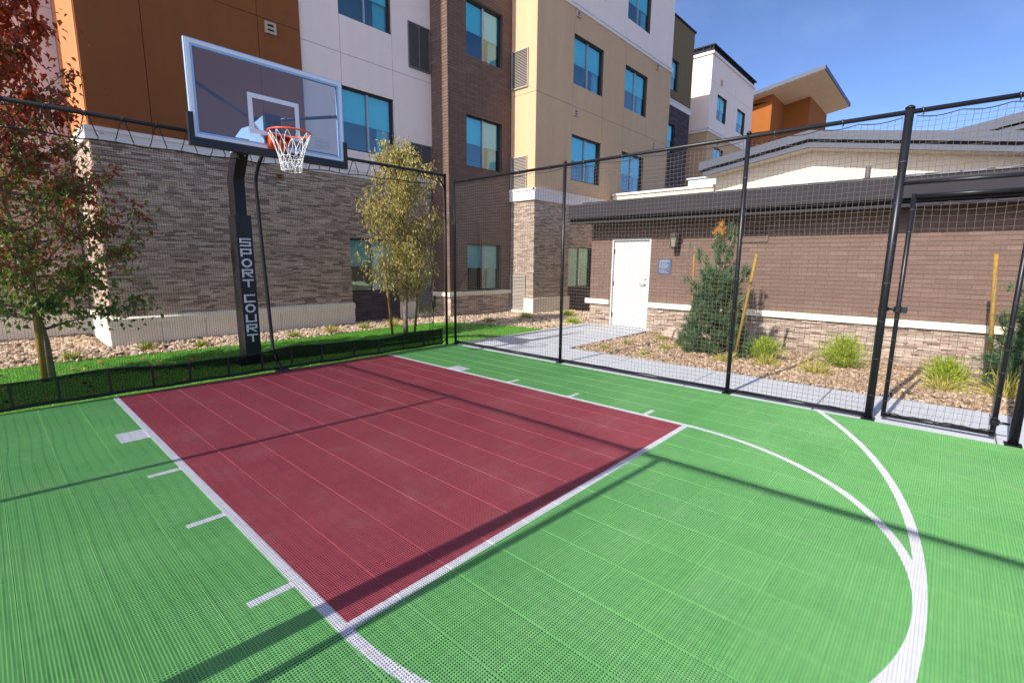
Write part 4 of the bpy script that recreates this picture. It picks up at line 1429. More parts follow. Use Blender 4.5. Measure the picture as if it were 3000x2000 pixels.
# mesh skirt along the foot of the net
sk = thing('mesh_skirt', 'low black mesh skirt with stiff ribs along the foot of the rear net', 'skirt', (0, -0.56, 0))
ribs = [-4.05, -3.6, -3.08, -2.61, -2.25, -1.82, -1.42, -1.04, -0.60, -0.18, 0.23, 0.68, 1.22, 1.67, 2.16, 2.61, 3.03]
def sk_top(x):
    return 0.287 + 0.022 * math.sin(x * 2.6 + 0.5) + 0.01 * math.sin(x * 6.1)
SY = -0.555
mb = MB()
N = 150
for i in range(N):
    a, b = -4.05 + 7.08 * i / N, -4.05 + 7.08 * (i + 1) / N
    wa, wb = 0.014 * math.sin(a * 7), 0.014 * math.sin(b * 7)
    mb.quad((a, SY + wa, 0.03), (b, SY + wb, 0.03), (b, SY - 0.012 + wb * 0.3, sk_top(b)), (a, SY - 0.012 + wa * 0.3, sk_top(a)))
part('mesh_panel', mb, M_skirt, sk)
part('top_hem', MB().tube([(-4.05 + 7.08 * i / 150, SY - 0.012, sk_top(-4.05 + 7.08 * i / 150)) for i in range(151)], 0.011, 6), M_pad, sk)
part('bottom_hem', MB().tube([(-4.05 + 7.08 * i / 60, SY, 0.028 + 0.004 * math.sin(i)) for i in range(61)], 0.019, 6), M_pad, sk)
for x in ribs:
    part('rib', MB().box(x - 0.011, x + 0.011, SY - 0.022, SY - 0.004, 0.02, sk_top(x)), M_pad, sk)
for x in (-1.05, 0.42, 1.55):
    part('grommet', MB().tube([(x, SY - 0.028, sk_top(x) + 0.002), (x, SY - 0.02, sk_top(x) + 0.002)], 0.011, 10), M_galv, sk)

# ------------------------------------------------------------------ basketball hoop
hp = thing('basketball_hoop', 'basketball hoop with clear backboard, orange rim and padded black pole', 'basketball hoop', (0, 0.38, 0))
PX = 0.0
# steel pole with bent top
prof = [(0.50, -0.06), (0.50, 2.74), (0.22, 3.13), (0.02, 3.10), (0.12, 2.95), (0.27, 2.70), (0.27, -0.06)]
part('pole', MB().prism([(0.50, -0.06), (0.50, 2.74), (0.20, 3.16), (-0.03, 3.10), (0.27, 2.70), (0.27, -0.06)], 'x', PX - 0.075, PX + 0.075), M_black, hp)
part('pole_base', MB().box(-0.2, 0.2, 0.18, 0.60, -0.06, 0.012), M_black, hp)
pad = part('pole_pad', MB().box(-0.108, 0.108, 0.215, 0.50, 0.02, 2.19), M_pad, hp)
# lettering SPORT COURT down the pad front
LW = 0.150
LH = 0.118
T = 0.026
def letter(ch, zc):
    mb = MB()
    y0, y1 = 0.2105, 0.2145
    x0, x1, z0, z1 = -LW / 2, LW / 2, zc - LH / 2, zc + LH / 2
    zm = zc
    def b(xa, xb, za, zb):
        mb.box(min(xa, xb), max(xa, xb), y0, y1, min(za, zb), max(za, zb))
    t = T * 0.85
    if ch == 'S':
        b(x0, x1, z1 - t, z1); b(x0, x1, zm - t / 2, zm + t / 2); b(x0, x1, z0, z0 + t)
        b(x0, x0 + T, zm + t / 2, z1 - t); b(x1 - T, x1, z0 + t, zm - t / 2)
    elif ch == 'P':
        b(x0, x0 + T, z0, z1); b(x0 + T, x1, z1 - t, z1); b(x0 + T, x1, zm - t, zm); b(x1 - T, x1, zm, z1 - t)
    elif ch == 'O':
        n = 28
        ro, ri = LH * 0.56, LH * 0.56 - T
        c0 = len(mb.v)
        for yy in (y0, y1):
            for rr in (ro, ri):
                for q in range(n):
                    a = 2 * math.pi * q / n
                    mb.v.append((rr * 1.08 * math.cos(a), yy, zc + rr * math.sin(a)))
        for q in range(n):
            q2 = (q + 1) % n
            mb.f += [(c0 + q, c0 + q2, c0 + n + q2, c0 + n + q), (c0 + q, c0 + 2 * n + q, c0 + 2 * n + q2, c0 + q2), (c0 + n + q, c0 + n + q2, c0 + 3 * n + q2, c0 + 3 * n + q)]
    elif ch == 'R':
        b(x0, x0 + T, z0, z1); b(x0 + T, x1, z1 - t, z1); b(x0 + T, x1 - 0.004, zm - t * 0.4, zm + t * 0.6); b(x1 - T, x1, zm + t * 0.6, z1 - t)
        mb.hexa([(x1 - T * 1.3, y0, z0), (x1 + 0.006, y0, z0), (x1 + 0.006, y1, z0), (x1 - T * 1.3, y1, z0), (x0 + T * 1.6, y0, zm - t * 0.4), (x0 + T * 3.0, y0, zm - t * 0.4), (x0 + T * 3.0, y1, zm - t * 0.4), (x0 + T * 1.6, y1, zm - t * 0.4)])
    elif ch == 'T':
        b(x0, x1, z1 - t, z1); b(-T / 2, T / 2, z0, z1 - t)
    elif ch == 'C':
        b(x0, x1, z1 - t, z1); b(x0, x1, z0, z0 + t); b(x0, x0 + T, z0 + t, z1 - t)
    elif ch == 'U':
        b(x0, x0 + T, z0 + t, z1); b(x1 - T, x1, z0 + t, z1); b(x0, x1, z0, z0 + t)
    part('letter', mb, M_ltr, pad)
zc = 1.80
for ch in 'SPORT':
    letter(ch, zc)
    zc -= 0.149
zc -= 0.075
for ch in 'COURT':
    letter(ch, zc)
    zc -= 0.149
part('height_scale', MB().box(0.02, 0.034, 0.045, 0.05, 2.985, 3.0), M_tag, hp)
# lift strut in front of the pole
part('lift_strut', MB().tube([(0.05, -0.66, 0.0), (0.045, -0.52, 0.13), (0.04, -0.41, 0.29), (0.036, -0.40, 0.6), (0.02, -0.355, 1.6), (0.01, -0.315, 2.56), (0.01, -0.34, 2.66), (0.0, -0.48, 2.80), (0.0, -0.80, 3.02)], 0.024, 10), M_black, hp, smooth=True)
part('strut_foot', MB().box(-0.03, 0.13, -0.72, -0.61, -0.005, 0.03), M_galv, hp)
# extension arms, gusset
part('extension_arm', MB().prism([(0.18, 3.02), (0.10, 3.15), (-0.30, 3.27), (-0.62, 3.25), (-1.02, 3.30), (-1.02, 2.98), (-0.95, 2.95), (-0.60, 3.03), (-0.25, 3.09)], 'x', -0.115, -0.095), M_gus, hp)
part('extension_arm', MB().prism([(0.18, 3.02), (0.10, 3.15), (-0.30, 3.27), (-0.62, 3.25), (-1.02, 3.30), (-1.02, 2.98), (-0.95, 2.95), (-0.60, 3.03), (-0.25, 3.09)], 'x', 0.095, 0.115), M_gus, hp)
part('arm_deck', MB().prism([(-0.30, 3.255), (-0.30, 3.268), (-1.02, 3.298), (-1.02, 3.285)], 'x', -0.095, 0.095).box(-0.095, 0.095, -1.04, -1.02, 2.96, 3.33), M_arm, hp)
part('arm_bar', MB().box(-0.05, 0.05, -1.0, 0.2, 3.06, 3.12), M_arm, hp)
part('brace', MB().tube([(-0.03, -0.48, 3.36), (-0.84, -1.06, 3.50)], 0.021, 10), M_arm, hp)
part('brace', MB().tube([(0.03, -0.48, 3.36), (0.84, -1.06, 3.48)], 0.021, 10), M_arm, hp)
part('brace_clamp', MB().box(-0.06, 0.06, -0.52, -0.42, 3.24, 3.40), M_arm, hp)
mb = MB()
for p in ((-0.82, -1.045, 3.49), (0.80, -1.045, 3.47), (0.06, -0.50, 3.37), (-0.06, -0.50, 3.37), (0.30, -0.68, 3.40)):
    mb.tube([(p[0], p[1] - 0.03, p[2] + 0.012), (p[0], p[1] + 0.03, p[2] + 0.012)], 0.013, 8)
part('bolts', mb, M_galv, hp)
# backboard
BY = -1.10
W2, Z0, Z1 = 0.915, 2.885, 3.925
bd = part('backboard', MB().box(-W2 + 0.07, W2 - 0.07, BY + 0.006, BY + 0.018, Z0 + 0.06, Z1 - 0.06), M_bbg, hp)
fwb = 0.075
mb = MB()
for a, b, e, f in ((-W2, W2, Z0, Z0 + fwb), (-W2, W2, Z1 - fwb, Z1), (-W2, -W2 + fwb, Z0 + fwb, Z1 - fwb), (W2 - fwb, W2, Z0 + fwb, Z1 - fwb)):
    mb.box(a, b, BY, BY + 0.045, e, f)
part('frame', mb, M_bbf, bd)
mb = MB()
for a, b, e, f in ((-W2 + .012, W2 - .012, Z1 - 0.05, Z1 - 0.012), (-W2 + .012, -W2 + .05, Z0 + .05, Z1 - 0.05), (W2 - .05, W2 - .012, Z0 + .05, Z1 - 0.05), (-W2 + .012, W2 - .012, Z0 + 0.012, Z0 + 0.05)):
    mb.box(a, b, BY - 0.004, BY + 0.002, e, f)
part('border_stripe', mb, M_bbw, bd)
mb = MB()
for a, b, e, f in ((-0.305, 0.305, 3.46, 3.512), (-0.305, 0.305, 3.055, 3.107), (-0.305, -0.253, 3.107, 3.46), (0.253, 0.305, 3.107, 3.46)):
    mb.box(a, b, BY + 0.0025, BY + 0.0055, e, f)
part('target_square', mb, M_bbw, bd)
mb = MB()
for k in range(3):
    for q in range(2):
        xx, zz = 0.50 + q * 0.10, 3.02 + k * 0.045
        for a, b, e, f in ((xx, xx + 0.085, zz, zz + 0.006), (xx, xx + 0.085, zz + 0.03, zz + 0.036), (xx, xx + 0.006, zz + 0.006, zz + 0.03), (xx + 0.079, xx + 0.085, zz + 0.006, zz + 0.03)):
            mb.box(a, b, BY + 0.0025, BY + 0.0055, e, f)
part('etched_mark', mb, mat_glass('etched', (0.8, 0.85, 0.95), refl=0.0, haze=0.35), bd)
# edge pad
mb = MB()
mb.box(-W2 - 0.03, W2 + 0.03, BY - 0.022, BY + 0.05, Z0 - 0.075, Z0 + 0.012)
for s in (-1, 1):
    xa, xb = sorted((s * (W2 + 0.03), s * (W2 - 0.022)))
    mb.box(xa, xb, BY - 0.022, BY + 0.05, Z0 + 0.012, Z0 + 0.27)
part('edge_pad', mb, M_pad, bd)
# rim
RC = (0.0, BY - 0.15 - 0.2286)
rim = part('rim', MB().tube([(RC[0] + 0.2370 * math.cos(a), RC[1] + 0.2370 * math.sin(a), 3.048) for a in [2 * math.pi * k / 48 for k in range(48)]], 0.0095, 8, closed=True), M_rim, hp, smooth=True)
mb = MB()
mb.box(-0.075, 0.075, BY - 0.012, BY - 0.002, 2.90, 3.075)
mb.prism([(BY - 0.012, 2.905), (BY - 0.012, 3.06), (BY - 0.15, 3.06), (BY - 0.15, 3.00)], 'x', -0.115, -0.105)
mb.prism([(BY - 0.012, 2.905), (BY - 0.012, 3.06), (BY - 0.15, 3.06), (BY - 0.15, 3.00)], 'x', 0.105, 0.115)
mb.box(-0.105, 0.105, BY - 0.16, BY - 0.012, 3.050, 3.062)
mb.prism([(BY - 0.013, 2.90), (BY - 0.02, 2.90), (BY - 0.155, 2.985), (BY - 0.155, 2.992)], 'x', -0.105, 0.105)
part('rim_bracket', mb, M_rim, rim)
# net of white cord, crossing diamonds
mb = MB()
def npnt(a, t):
    t = min(t, 1.0)
    rr = 0.232 * (1 - t) ** 1.15 + 0.108 * (1 - (1 - t) ** 1.15) + 0.012 * math.sin(math.pi * t) * -1 + (0.012 * max(0, t - 0.75) * 4 * 0.5)
    return (RC[0] + rr * math.cos(a), RC[1] + rr * math.sin(a), 3.038 - 0.43 * t)
n = 12
for k in range(n):
    for s in (-1, 1):
        P = []
        for i in range(15):
            t = i / 14
            if t < 0.42:
                off = 0.22 * math.sin(t / 0.42 * math.pi / 2)
            else:
                ph = (t - 0.42) / 0.58 * 4
                fr_ = ph % 2
                tri = fr_ if fr_ < 1 else 2 - fr_
                off = 0.22 + 0.0 * tri
                off = 0.22 * (1 + 2.4 * (t - 0.42) / 0.58)
            P.append(npnt(2 * math.pi * k / n + s * off * 1.2, t))
        mb.tube(P, 0.0036, 5)
for t in (0.62, 0.80, 0.985):
    mb.tube([npnt(2 * math.pi * k / 24, t + 0.018 * (k % 2)) for k in range(24)], 0.0036, 5, closed=True)
part('net', mb, M_hnet, rim)

# ------------------------------------------------------------------ plants
def leaf_template(m, L=0.075, Wd=0.045, name='leaf'):
    V = [(0, 0, 0), (-Wd / 2, L * 0.42, 0.012), (0, L * 0.45, -0.002), (Wd / 2, L * 0.42, 0.012), (0, L, -0.014)]
    F = [(0, 2, 1), (0, 3, 2), (1, 2, 4), (2, 3, 4)]
    return np.array(V), np.array(F)

def rot_mats(N, droop, spread):
    """rotation matrices for leaves: y axis is the leaf direction"""
    az = NR.uniform(0, 2 * np.pi, N)
    el = NR.normal(-droop, spread, N)
    roll = NR.uniform(-1.2, 1.2, N)
    d = np.stack([np.cos(el) * np.cos(az), np.cos(el) * np.sin(az), np.sin(el)], 1)
    up = np.stack([-np.sin(el) * np.cos(az), -np.sin(el) * np.sin(az), np.cos(el)], 1)
    s = np.cross(d, up)
    c, q = np.cos(roll)[:, None], np.sin(roll)[:, None]
    s2 = s * c + up * q
    u2 = np.cross(s2, d)
    return np.stack([s2, d, u2], 2)      # columns

def branchy_tree(name, label, cat, base, trunk_pts, trunk_r, limbs, leaf_clusters, m_leaf, m_bark, L, Wd, droop, spread, indiv=0, twigr=0.006):
    t = thing(name, label, cat, base)
    mb = MB()
    mb.tube(trunk_pts, trunk_r, 10)
    part('trunk', mb, m_bark, t, smooth=True)
    mb = MB()
    for P, r in limbs:
        mb.tube(P, r, 6)
    part('branches', mb, m_bark, t, smooth=True)
    V0, F0 = leaf_template(m_leaf, L, Wd)
    C = np.array(leaf_clusters)
    N = len(C)
    RM = rot_mats(N, droop, spread)
    sc = NR.uniform(0.65, 1.15, N)
    d = np.linalg.norm(C - np.array(tuple(CAM)), axis=1)
    order = np.argsort(d - sc * 0.2)
    idx_i = order[:indiv]
    idx_r = order[indiv:]
    org = np.array(tuple(t.location))
    V = np.einsum('nij,kj->nki', RM[idx_r], V0) * sc[idx_r][:, None, None] + C[idx_r][:, None] - org
    F = (F0[None] + (np.arange(len(idx_r)) * len(V0))[:, None, None]).reshape(-1, 3)
    cr = link('crown', np_mesh('crown', V.reshape(-1, 3), F, m_leaf), t, 'stuff')
    if indiv:
        me = np_mesh('leaf', V0, F0, m_leaf)
        for i in idx_i:
            o = bpy.data.objects.new('leaf', me)
            COL.objects.link(o)
            o.parent = cr
            M = Matrix(RM[i].tolist()).to_4x4() @ Matrix.Scale(float(sc[i]), 4)
            M.translation = Vector(C[i] - org)
            o.matrix_local = M
    return t

# red pear tree on the left
def red_tree():
    b = Vector((-2.19, 1.16, -0.03))
    tp = [b, b + Vector((-0.01, 0, 0.5)), b + Vector((-0.09, 0.02, 1.2)), b + Vector((-0.22, 0.02, 2.6)), b + Vector((-0.20, 0, 4.0)), b + Vector((-0.19, 0, 5.4))]
    tr = [0.050, 0.043, 0.037, 0.027, 0.014, 0.004]
    limbs, leaves = [], []
    def trunk_at(z):
        for p, q in zip(tp[:-1], tp[1:]):
            if p.z <= z <= q.z:
                return p.lerp(q, (z - p.z) / (q.z - p.z))
        return tp[-1]
    zz = 0.62
    n = 0
    while zz < 5.1:
        az = n * 2.399 + R.uniform(-0.3, 0.3)
        f = (zz - 0.6) / 4.6
        reach = (1.0 if zz < 0.9 else 1.40) * (1 - f) ** 0.72 * R.uniform(0.75, 1.08) + 0.12
        rise = R.uniform(0.35, 0.75) * reach
        p0 = trunk_at(zz)
        P = []
        for i in range(7):
            s = i / 6
            P.append(p0 + Vector((math.cos(az) * reach * s, math.sin(az) * reach * s, rise * s ** 1.4 + 0.05 * math.sin(s * 5 + n) - 0.10 * s * (1 - f))))
        limbs.append((P, [0.018 * (1 - f * 0.6) * (1 - 0.85 * i / 6) + 0.002 for i in range(7)]))
        cnt = int(56 + 90 * reach)
        for _ in range(cnt):
            s = R.uniform(0.16, 1.02) ** 0.8
            i = min(5, int(s * 6))
            q = P[i].lerp(P[i + 1], min(1.1, s * 6 - i))
            w = 0.06 + 0.13 * s * (1 - f * 0.5)
            leaves.append(tuple(q + Vector((R.gauss(0, w), R.gauss(0, w), R.gauss(0, w * 0.8)))))
        # side twigs
        for _ in range(5):
            s = R.uniform(0.35, 0.95)
            i = min(5, int(s * 6))
            q = P[i].lerp(P[i + 1], s * 6 - i)
            a2 = az + R.choice((-1, 1)) * R.uniform(0.5, 1.2)
            ln = R.uniform(0.15, 0.42) * (1 - f * 0.5)
            e = q + Vector((math.cos(a2) * ln, math.sin(a2) * ln, ln * R.uniform(0.2, 0.9)))
            limbs.append(([q, q.lerp(e, 0.5) + Vector((0, 0, 0.02)), e], [0.006, 0.004, 0.002]))
            for _ in range(30):
                g = q.lerp(e, R.uniform(0.2, 1.1))
                leaves.append(tuple(g + Vector((R.gauss(0, 0.05), R.gauss(0, 0.05), R.gauss(0, 0.045)))))
        zz += 0.08
        n += 1
    yc = b.y + 0.05
    leaves = [(l[0], yc + (l[1] - yc) * 0.62, l[2]) for l in leaves if l[2] > 0.55]
    limbs = [([Vector((q.x, yc + (q.y - yc) * 0.62, q.z)) for q in P], r) for P, r in limbs]
    return branchy_tree('pear_tree', 'pear tree with dark red and green autumn leaves at the far left', 'tree', b, tp, tr, limbs, leaves, M_red, M_bark, 0.088, 0.052, 0.65, 0.45, indiv=300)
red_tree()

def yellow_tree():
    b = Vector((3.50, 1.24, -0.03))
    tp = [b, b + Vector((0.0, 0, 0.35)), b + Vector((0.03, 0.0, 0.9)), b + Vector((0.02, 0.02, 2.0)), b + Vector((0.0, 0.02, 3.2)), b + Vector((-0.03, 0, 4.0))]
    tr = [0.058, 0.05, 0.042, 0.03, 0.014, 0.004]
    limbs, leaves = [], []
    n = 0
    zz = 0.70
    while zz < 3.7:
        az = n * 2.399 + R.uniform(-0.4, 0.4)
        f = (zz - 0.7) / 3.1
        reach = (0.34 + 0.50 * math.sin(math.pi * min(1, f * 0.75 + 0.22))) * R.uniform(0.7, 1.15) * (1.0 if f < 0.75 else 0.8)
        rise = R.uniform(0.5, 0.95) * reach + 0.08
        p0 = tp[2].lerp(tp[4], max(0, min(1, (zz - 0.9) / 2.3)))
        p0 = Vector((p0.x, p0.y, zz))
        P = [p0 + Vector((math.cos(az) * reach * i / 6, math.sin(az) * reach * i / 6, rise * (i / 6) ** 0.9)) for i in range(7)]
        limbs.append((P, [0.012 * (1 - 0.8 * i / 6) + 0.002 for i in range(7)]))
        for _ in range(int(84 + 130 * reach)):
            s = R.uniform(0.1, 1.03)
            i = min(5, int(s * 6))
            q = P[i].lerp(P[i + 1], min(1.1, s * 6 - i))
            w = 0.085
            leaves.append(tuple(q + Vector((R.gauss(0, w), R.gauss(0, w), R.gauss(-0.03, w)))))
        zz += 0.058
        n += 1
    # two odd side shoots
    for q0, q1, k in (((3.38, 1.22, 0.85), (2.50, 1.30, 1.62), 110), ((3.45, 1.25, 3.2), (3.02, 1.2, 3.95), 70), ((3.55, 1.25, 3.2), (3.62, 1.2, 4.1), 90), ((3.6, 1.25, 1.5), (4.62, 1.25, 2.55), 150), ((3.6, 1.25, 1.0), (4.35, 1.3, 1.35), 60)):
        q0, q1 = Vector(q0), Vector(q1)
        mid = q0.lerp(q1, 0.55) + Vector((0.02, 0, -0.06))
        limbs.append(([q0, mid, q1], [0.012, 0.008, 0.003]))
        for _ in range(k):
            s = R.uniform(0.35, 1.05)
            q = q0.lerp(q1, s)
            leaves.append(tuple(q + Vector((R.gauss(0, 0.075), R.gauss(0, 0.075), R.gauss(-0.04, 0.085)))))
    return branchy_tree('pear_tree', 'slim young pear tree with yellow green leaves near the court corner', 'tree', b, tp, tr, limbs, leaves, M_yel, M_barkp, 0.085, 0.038, 0.95, 0.4)
yellow_tree()

def stake(label, p0, p1, r, m, tie=None):
    t = thing('tree_stake', label, 'stake', p0, 'wooden tree stakes')
    part('pole', MB().tube([p0, Vector(p0).lerp(Vector(p1), 0.5), p1], r, 10), m, t)
    if tie:
        part('tie', MB().tube([tie[0], Vector(tie[0]).lerp(Vector(tie[1]), 0.5) + Vector((0, 0, -0.02)), tie[1]], 0.008, 6), M_green if len(tie) < 3 else tie[2], t)
stake('pale wooden stake leaning against the red leaved tree', (-2.27, 0.98, -0.05), (-2.25, 1.0, 1.60), 0.036, M_stake)
stake('wooden stake left of the yellow leaved tree trunk', (3.12, 1.18, -0.05), (2.98, 1.2, 1.62), 0.028, M_stake)
stake('wooden stake right of the yellow leaved tree trunk', (3.72, 1.22, -0.05), (3.86, 1.2, 1.15), 0.028, M_stake)
stake('brown wooden stake left of the pine with burnt tip', (6.62, -3.86, -0.1), (6.60, -3.81, 1.72), 0.019, M_stake2)
stake('leaning wooden stake right of the pine with burnt tip', (5.82, -4.93, -0.1), (5.80, -5.15, 1.73), 0.024, M_stake)
stake('golden wooden stake beside the pine at the right edge', (6.85, -8.10, -0.25), (6.82, -7.94, 1.73), 0.028, M_stake)

def needles(clusters, length=0.085, per=26, width=0.0022):
    """clusters: list of (tip point, direction, scale); needles radiate forward around the twig end"""
    Vs = []
    for p, d, s in clusters:
        d = np.array(tuple(d)) / np.linalg.norm(tuple(d))
        n = int(per * s)
        rv = NR.normal(0, 1, (n, 3))
        rv -= (rv @ d)[:, None] * d
        rv /= np.linalg.norm(rv, axis=1)[:, None] + 1e-9
        op = NR.uniform(0.35, 1.15, n)[:, None]
        dirs = d * np.cos(op) + rv * np.sin(op)
        base = np.array(tuple(p)) + d * NR.uniform(-0.10, 0.02, n)[:, None] * s
        L = length * s * NR.uniform(0.7, 1.15, n)[:, None]
        side = np.cross(dirs, NR.normal(0, 1, (n, 3)))
        side /= np.linalg.norm(side, axis=1)[:, None] + 1e-9
        tip = base + dirs * L
        Vs.append(np.stack([base - side * width, base + side * width, tip], 1))
    V = np.concatenate(Vs).reshape(-1, 3)
    return V, np.arange(len(V)).reshape(-1, 3)

def pine(label, base, height, rad, limbs_spec, dead_tip=None, nclu=1500):
    b = Vector(base)
    t = thing('pine_tree', label, 'tree', b, 'young pines in the gravel bed')
    tr = MB()
    tr.tube([b, b + Vector((0.02, 0.0, height * 0.5)), b + Vector((-0.02, 0.05, height * 0.93))], [0.05, 0.032, 0.012], 8)
    part('trunk', tr, M_bark, t)
    cl = []
    br = MB()
    lobes = []
    for k in range(54):
        f = (k + 0.5) / 54
        z = 0.10 + f * height * 0.72
        env = rad * (1.0 - 0.62 * max(0.0, f - 0.12) ** 0.85) * R.uniform(0.78, 1.08)
        a = k * 2.399 + R.uniform(-0.3, 0.3)
        p = b + Vector((math.cos(a) * env * 0.82, math.sin(a) * env, z))
        lobes.append((p, a))
        br.tube([b + Vector((0, 0, max(0.05, z - env * 0.5))), p], [0.012, 0.004], 5, caps=False)
    for p, a in lobes:
        for _ in range(nclu // 54):
            q = p + Vector((R.gauss(0, 0.07), R.gauss(0, 0.07), R.gauss(0, 0.06))) - Vector((math.cos(a), math.sin(a), 0)) * abs(R.gauss(0, 0.09))
            d = Vector((math.cos(a) + R.gauss(0, 0.5), math.sin(a) + R.gauss(0, 0.5), R.uniform(0.3, 1.1)))
            cl.append((q, d, R.uniform(0.8, 1.25)))
    for q0, q1, cnt in limbs_spec:
        q0, q1 = b + Vector(q0), b + Vector(q1)
        br.tube([q0, q0.lerp(q1, 0.5) + Vector((0, 0, -0.02)), q1], [0.014, 0.010, 0.006], 6)
        for i in range(cnt):
            s = R.uniform(0.45, 1.0)
            p = q0.lerp(q1, s) + Vector((R.gauss(0, 0.05), R.gauss(0, 0.05), R.gauss(0, 0.04)))
            d = (q1 - q0).normalized() + Vector((R.gauss(0, 0.5), R.gauss(0, 0.5), 0.3))
            cl.append((p, d, R.uniform(0.9, 1.3)))
    part('branches', br, M_bark, t)
    V, F = needles(cl, 0.095, 46, 0.0034)
    link('crown', np_mesh('crown', V - np.array(tuple(b)), F, M_pine), t, 'stuff')
    if dead_tip:
        c = []
        for i in range(26):
            p = b + Vector(dead_tip) + Vector((R.gauss(0, 0.035), R.gauss(0, 0.05), R.gauss(0, 0.05)))
            c.append((p, Vector((R.gauss(0, 0.6), R.gauss(0, 0.6), 0.7)), 1.1))
        V, F = needles(c, 0.085, 36, 0.0028)
        o = link('crown_tip', np_mesh('crown_tip', V - np.array(tuple(b)), F, M_pined), t, 'stuff', 'burnt orange dead tip')
    return t
pine('green pine with a burnt orange tip between two stakes', (6.05, -4.50, -0.08), 1.95, 0.56,
     [((0, 0, 1.2), (-0.05, 0.46, 1.92), 12), ((0, 0, 1.3), (0.0, 0.05, 2.02), 16), ((0, 0, 1.35), (0.02, -0.18, 2.12), 18), ((0, 0, 0.9), (0.05, -0.52, 1.62), 16), ((0, 0, 1.2), (0.1, -0.16, 2.30), 6), ((0, 0, 1.4), (0.02, 0.06, 2.16), 14), ((0, 0, 0.7), (-0.1, 0.52, 1.42), 14), ((0, 0, 0.6), (-0.2, -0.55, 1.15), 12)],
     dead_tip=(0.02, 0.06, 2.22))
pine('bluish green pine cut by the right edge beside a golden stake', (6.55, -8.62, -0.2), 1.9, 0.66,
     [((0, 0, 0.9), (-0.25, 0.50, 1.55), 14), ((0, 0, 0.6), (-0.30, 0.55, 1.15), 14), ((0, 0, 1.2), (-0.1, 0.15, 1.95), 14)], nclu=1500)

def spray(label, base, rad, h, n, m, name='shrub', cat='shrub', fan=0.9, group='shrubs in the gravel bed', thick=0.0045, strands=None, sub=9):
    """upright spray of thin feathery shoots"""
    b = Vector(base)
    t = thing(name, label, cat, b, group)
    Vs = []
    mb = MB()
    for i in range(n):
        a = R.uniform(0, 2 * math.pi)
        o = abs(R.gauss(0, 0.55)) * fan
        o = min(o, 1.35)
        ln = h * R.uniform(0.55, 1.08)
        d = Vector((math.cos(a) * math.sin(o), math.sin(a) * math.sin(o), math.cos(o)))
        p0 = b + Vector((R.gauss(0, rad * 0.22), R.gauss(0, rad * 0.22), 0))
        p1 = p0 + d * ln * 0.6
        p2 = p0 + d * ln + Vector((d.x * rad * 0.25, d.y * rad * 0.25, -0.10 * ln * math.sin(o)))
        if i % 4 == 0:
            mb.tube([p0, p1, p2], [0.003, 0.0024, 0.001], 4, caps=False)
        for k in range(sub):
            s = R.uniform(0.25, 1.0)
            q = p0.lerp(p1, s / 0.6) if s < 0.6 else p1.lerp(p2, (s - 0.6) / 0.4)
            dd = (d + Vector((R.gauss(0, 0.42), R.gauss(0, 0.42), R.gauss(0, 0.3)))).normalized()
            L = R.uniform(0.4, 1.0) * h * 0.20
            sd = dd.cross(Vector((R.gauss(0, 1), R.gauss(0, 1), R.gauss(0, 1)))).normalized() * thick
            Vs += [tuple(q - sd), tuple(q + sd), tuple(q + dd * L)]
    V = np.array(Vs) - np.array(tuple(b))
    if mb.v:
        part('stems', mb, m, t)
    link('foliage', np_mesh('foliage', V, np.arange(len(V)).reshape(-1, 3), m), t, 'stuff')
    return t
gz_ = lambda x, y: ground_z(x, y)
spray('lime green feathery shrub nearest the pine with burnt tip', (6.20, -5.30, gz_(6.2, -5.3)), 0.26, 0.42, 430, M_juni)
spray('tall lime green feathery shrub midway along the stone wainscot', (6.72, -6.36, gz_(6.72, -6.36)), 0.28, 0.54, 500, M_juni)
spray('lime green feathery shrub seen through the fence gate', (6.05, -7.62, gz_(6.05, -7.62)), 0.26, 0.44, 460, M_juni)

def blades(label, base, rad, h, n, m, name, cat, group, w=0.004, flat=1.0):
    b = Vector(base)
    Vs = []
    for i in range(n):
        a = R.uniform(0, 2 * math.pi)
        r0 = rad * 0.35 * math.sqrt(R.random())
        o = R.uniform(0.05, 1.1) * flat
        L = h * R.uniform(0.5, 1.1)
        p = Vector((math.cos(a) * r0, math.sin(a) * r0, 0))
        d = Vector((math.cos(a + R.gauss(0, 0.5)) * math.sin(o), math.sin(a + R.gauss(0, 0.5)) * math.sin(o), math.cos(o)))
        sd = d.cross(Vector((R.gauss(0, 1), R.gauss(0, 1), 0.2))).normalized() * w
        mid = p + d * L * 0.6
        tip = p + d * L + Vector((d.x, d.y, 0)) * L * 0.15 + Vector((0, 0, -0.12 * L * math.sin(o)))
        Vs += [tuple(p - sd), tuple(p + sd), tuple(mid + sd * 0.8), tuple(p - sd), tuple(mid + sd * 0.8), tuple(mid - sd * 0.8), tuple(mid - sd * 0.8), tuple(mid + sd * 0.8), tuple(tip)]
    V = np.array(Vs)
    o = link(name, np_mesh(name, V, np.arange(len(V)).reshape(-1, 3), m))
    o.location = b
    o['label'] = label
    o['category'] = cat
    o['group'] = group
    return o
GT = 'grass tufts along the hotel wall'
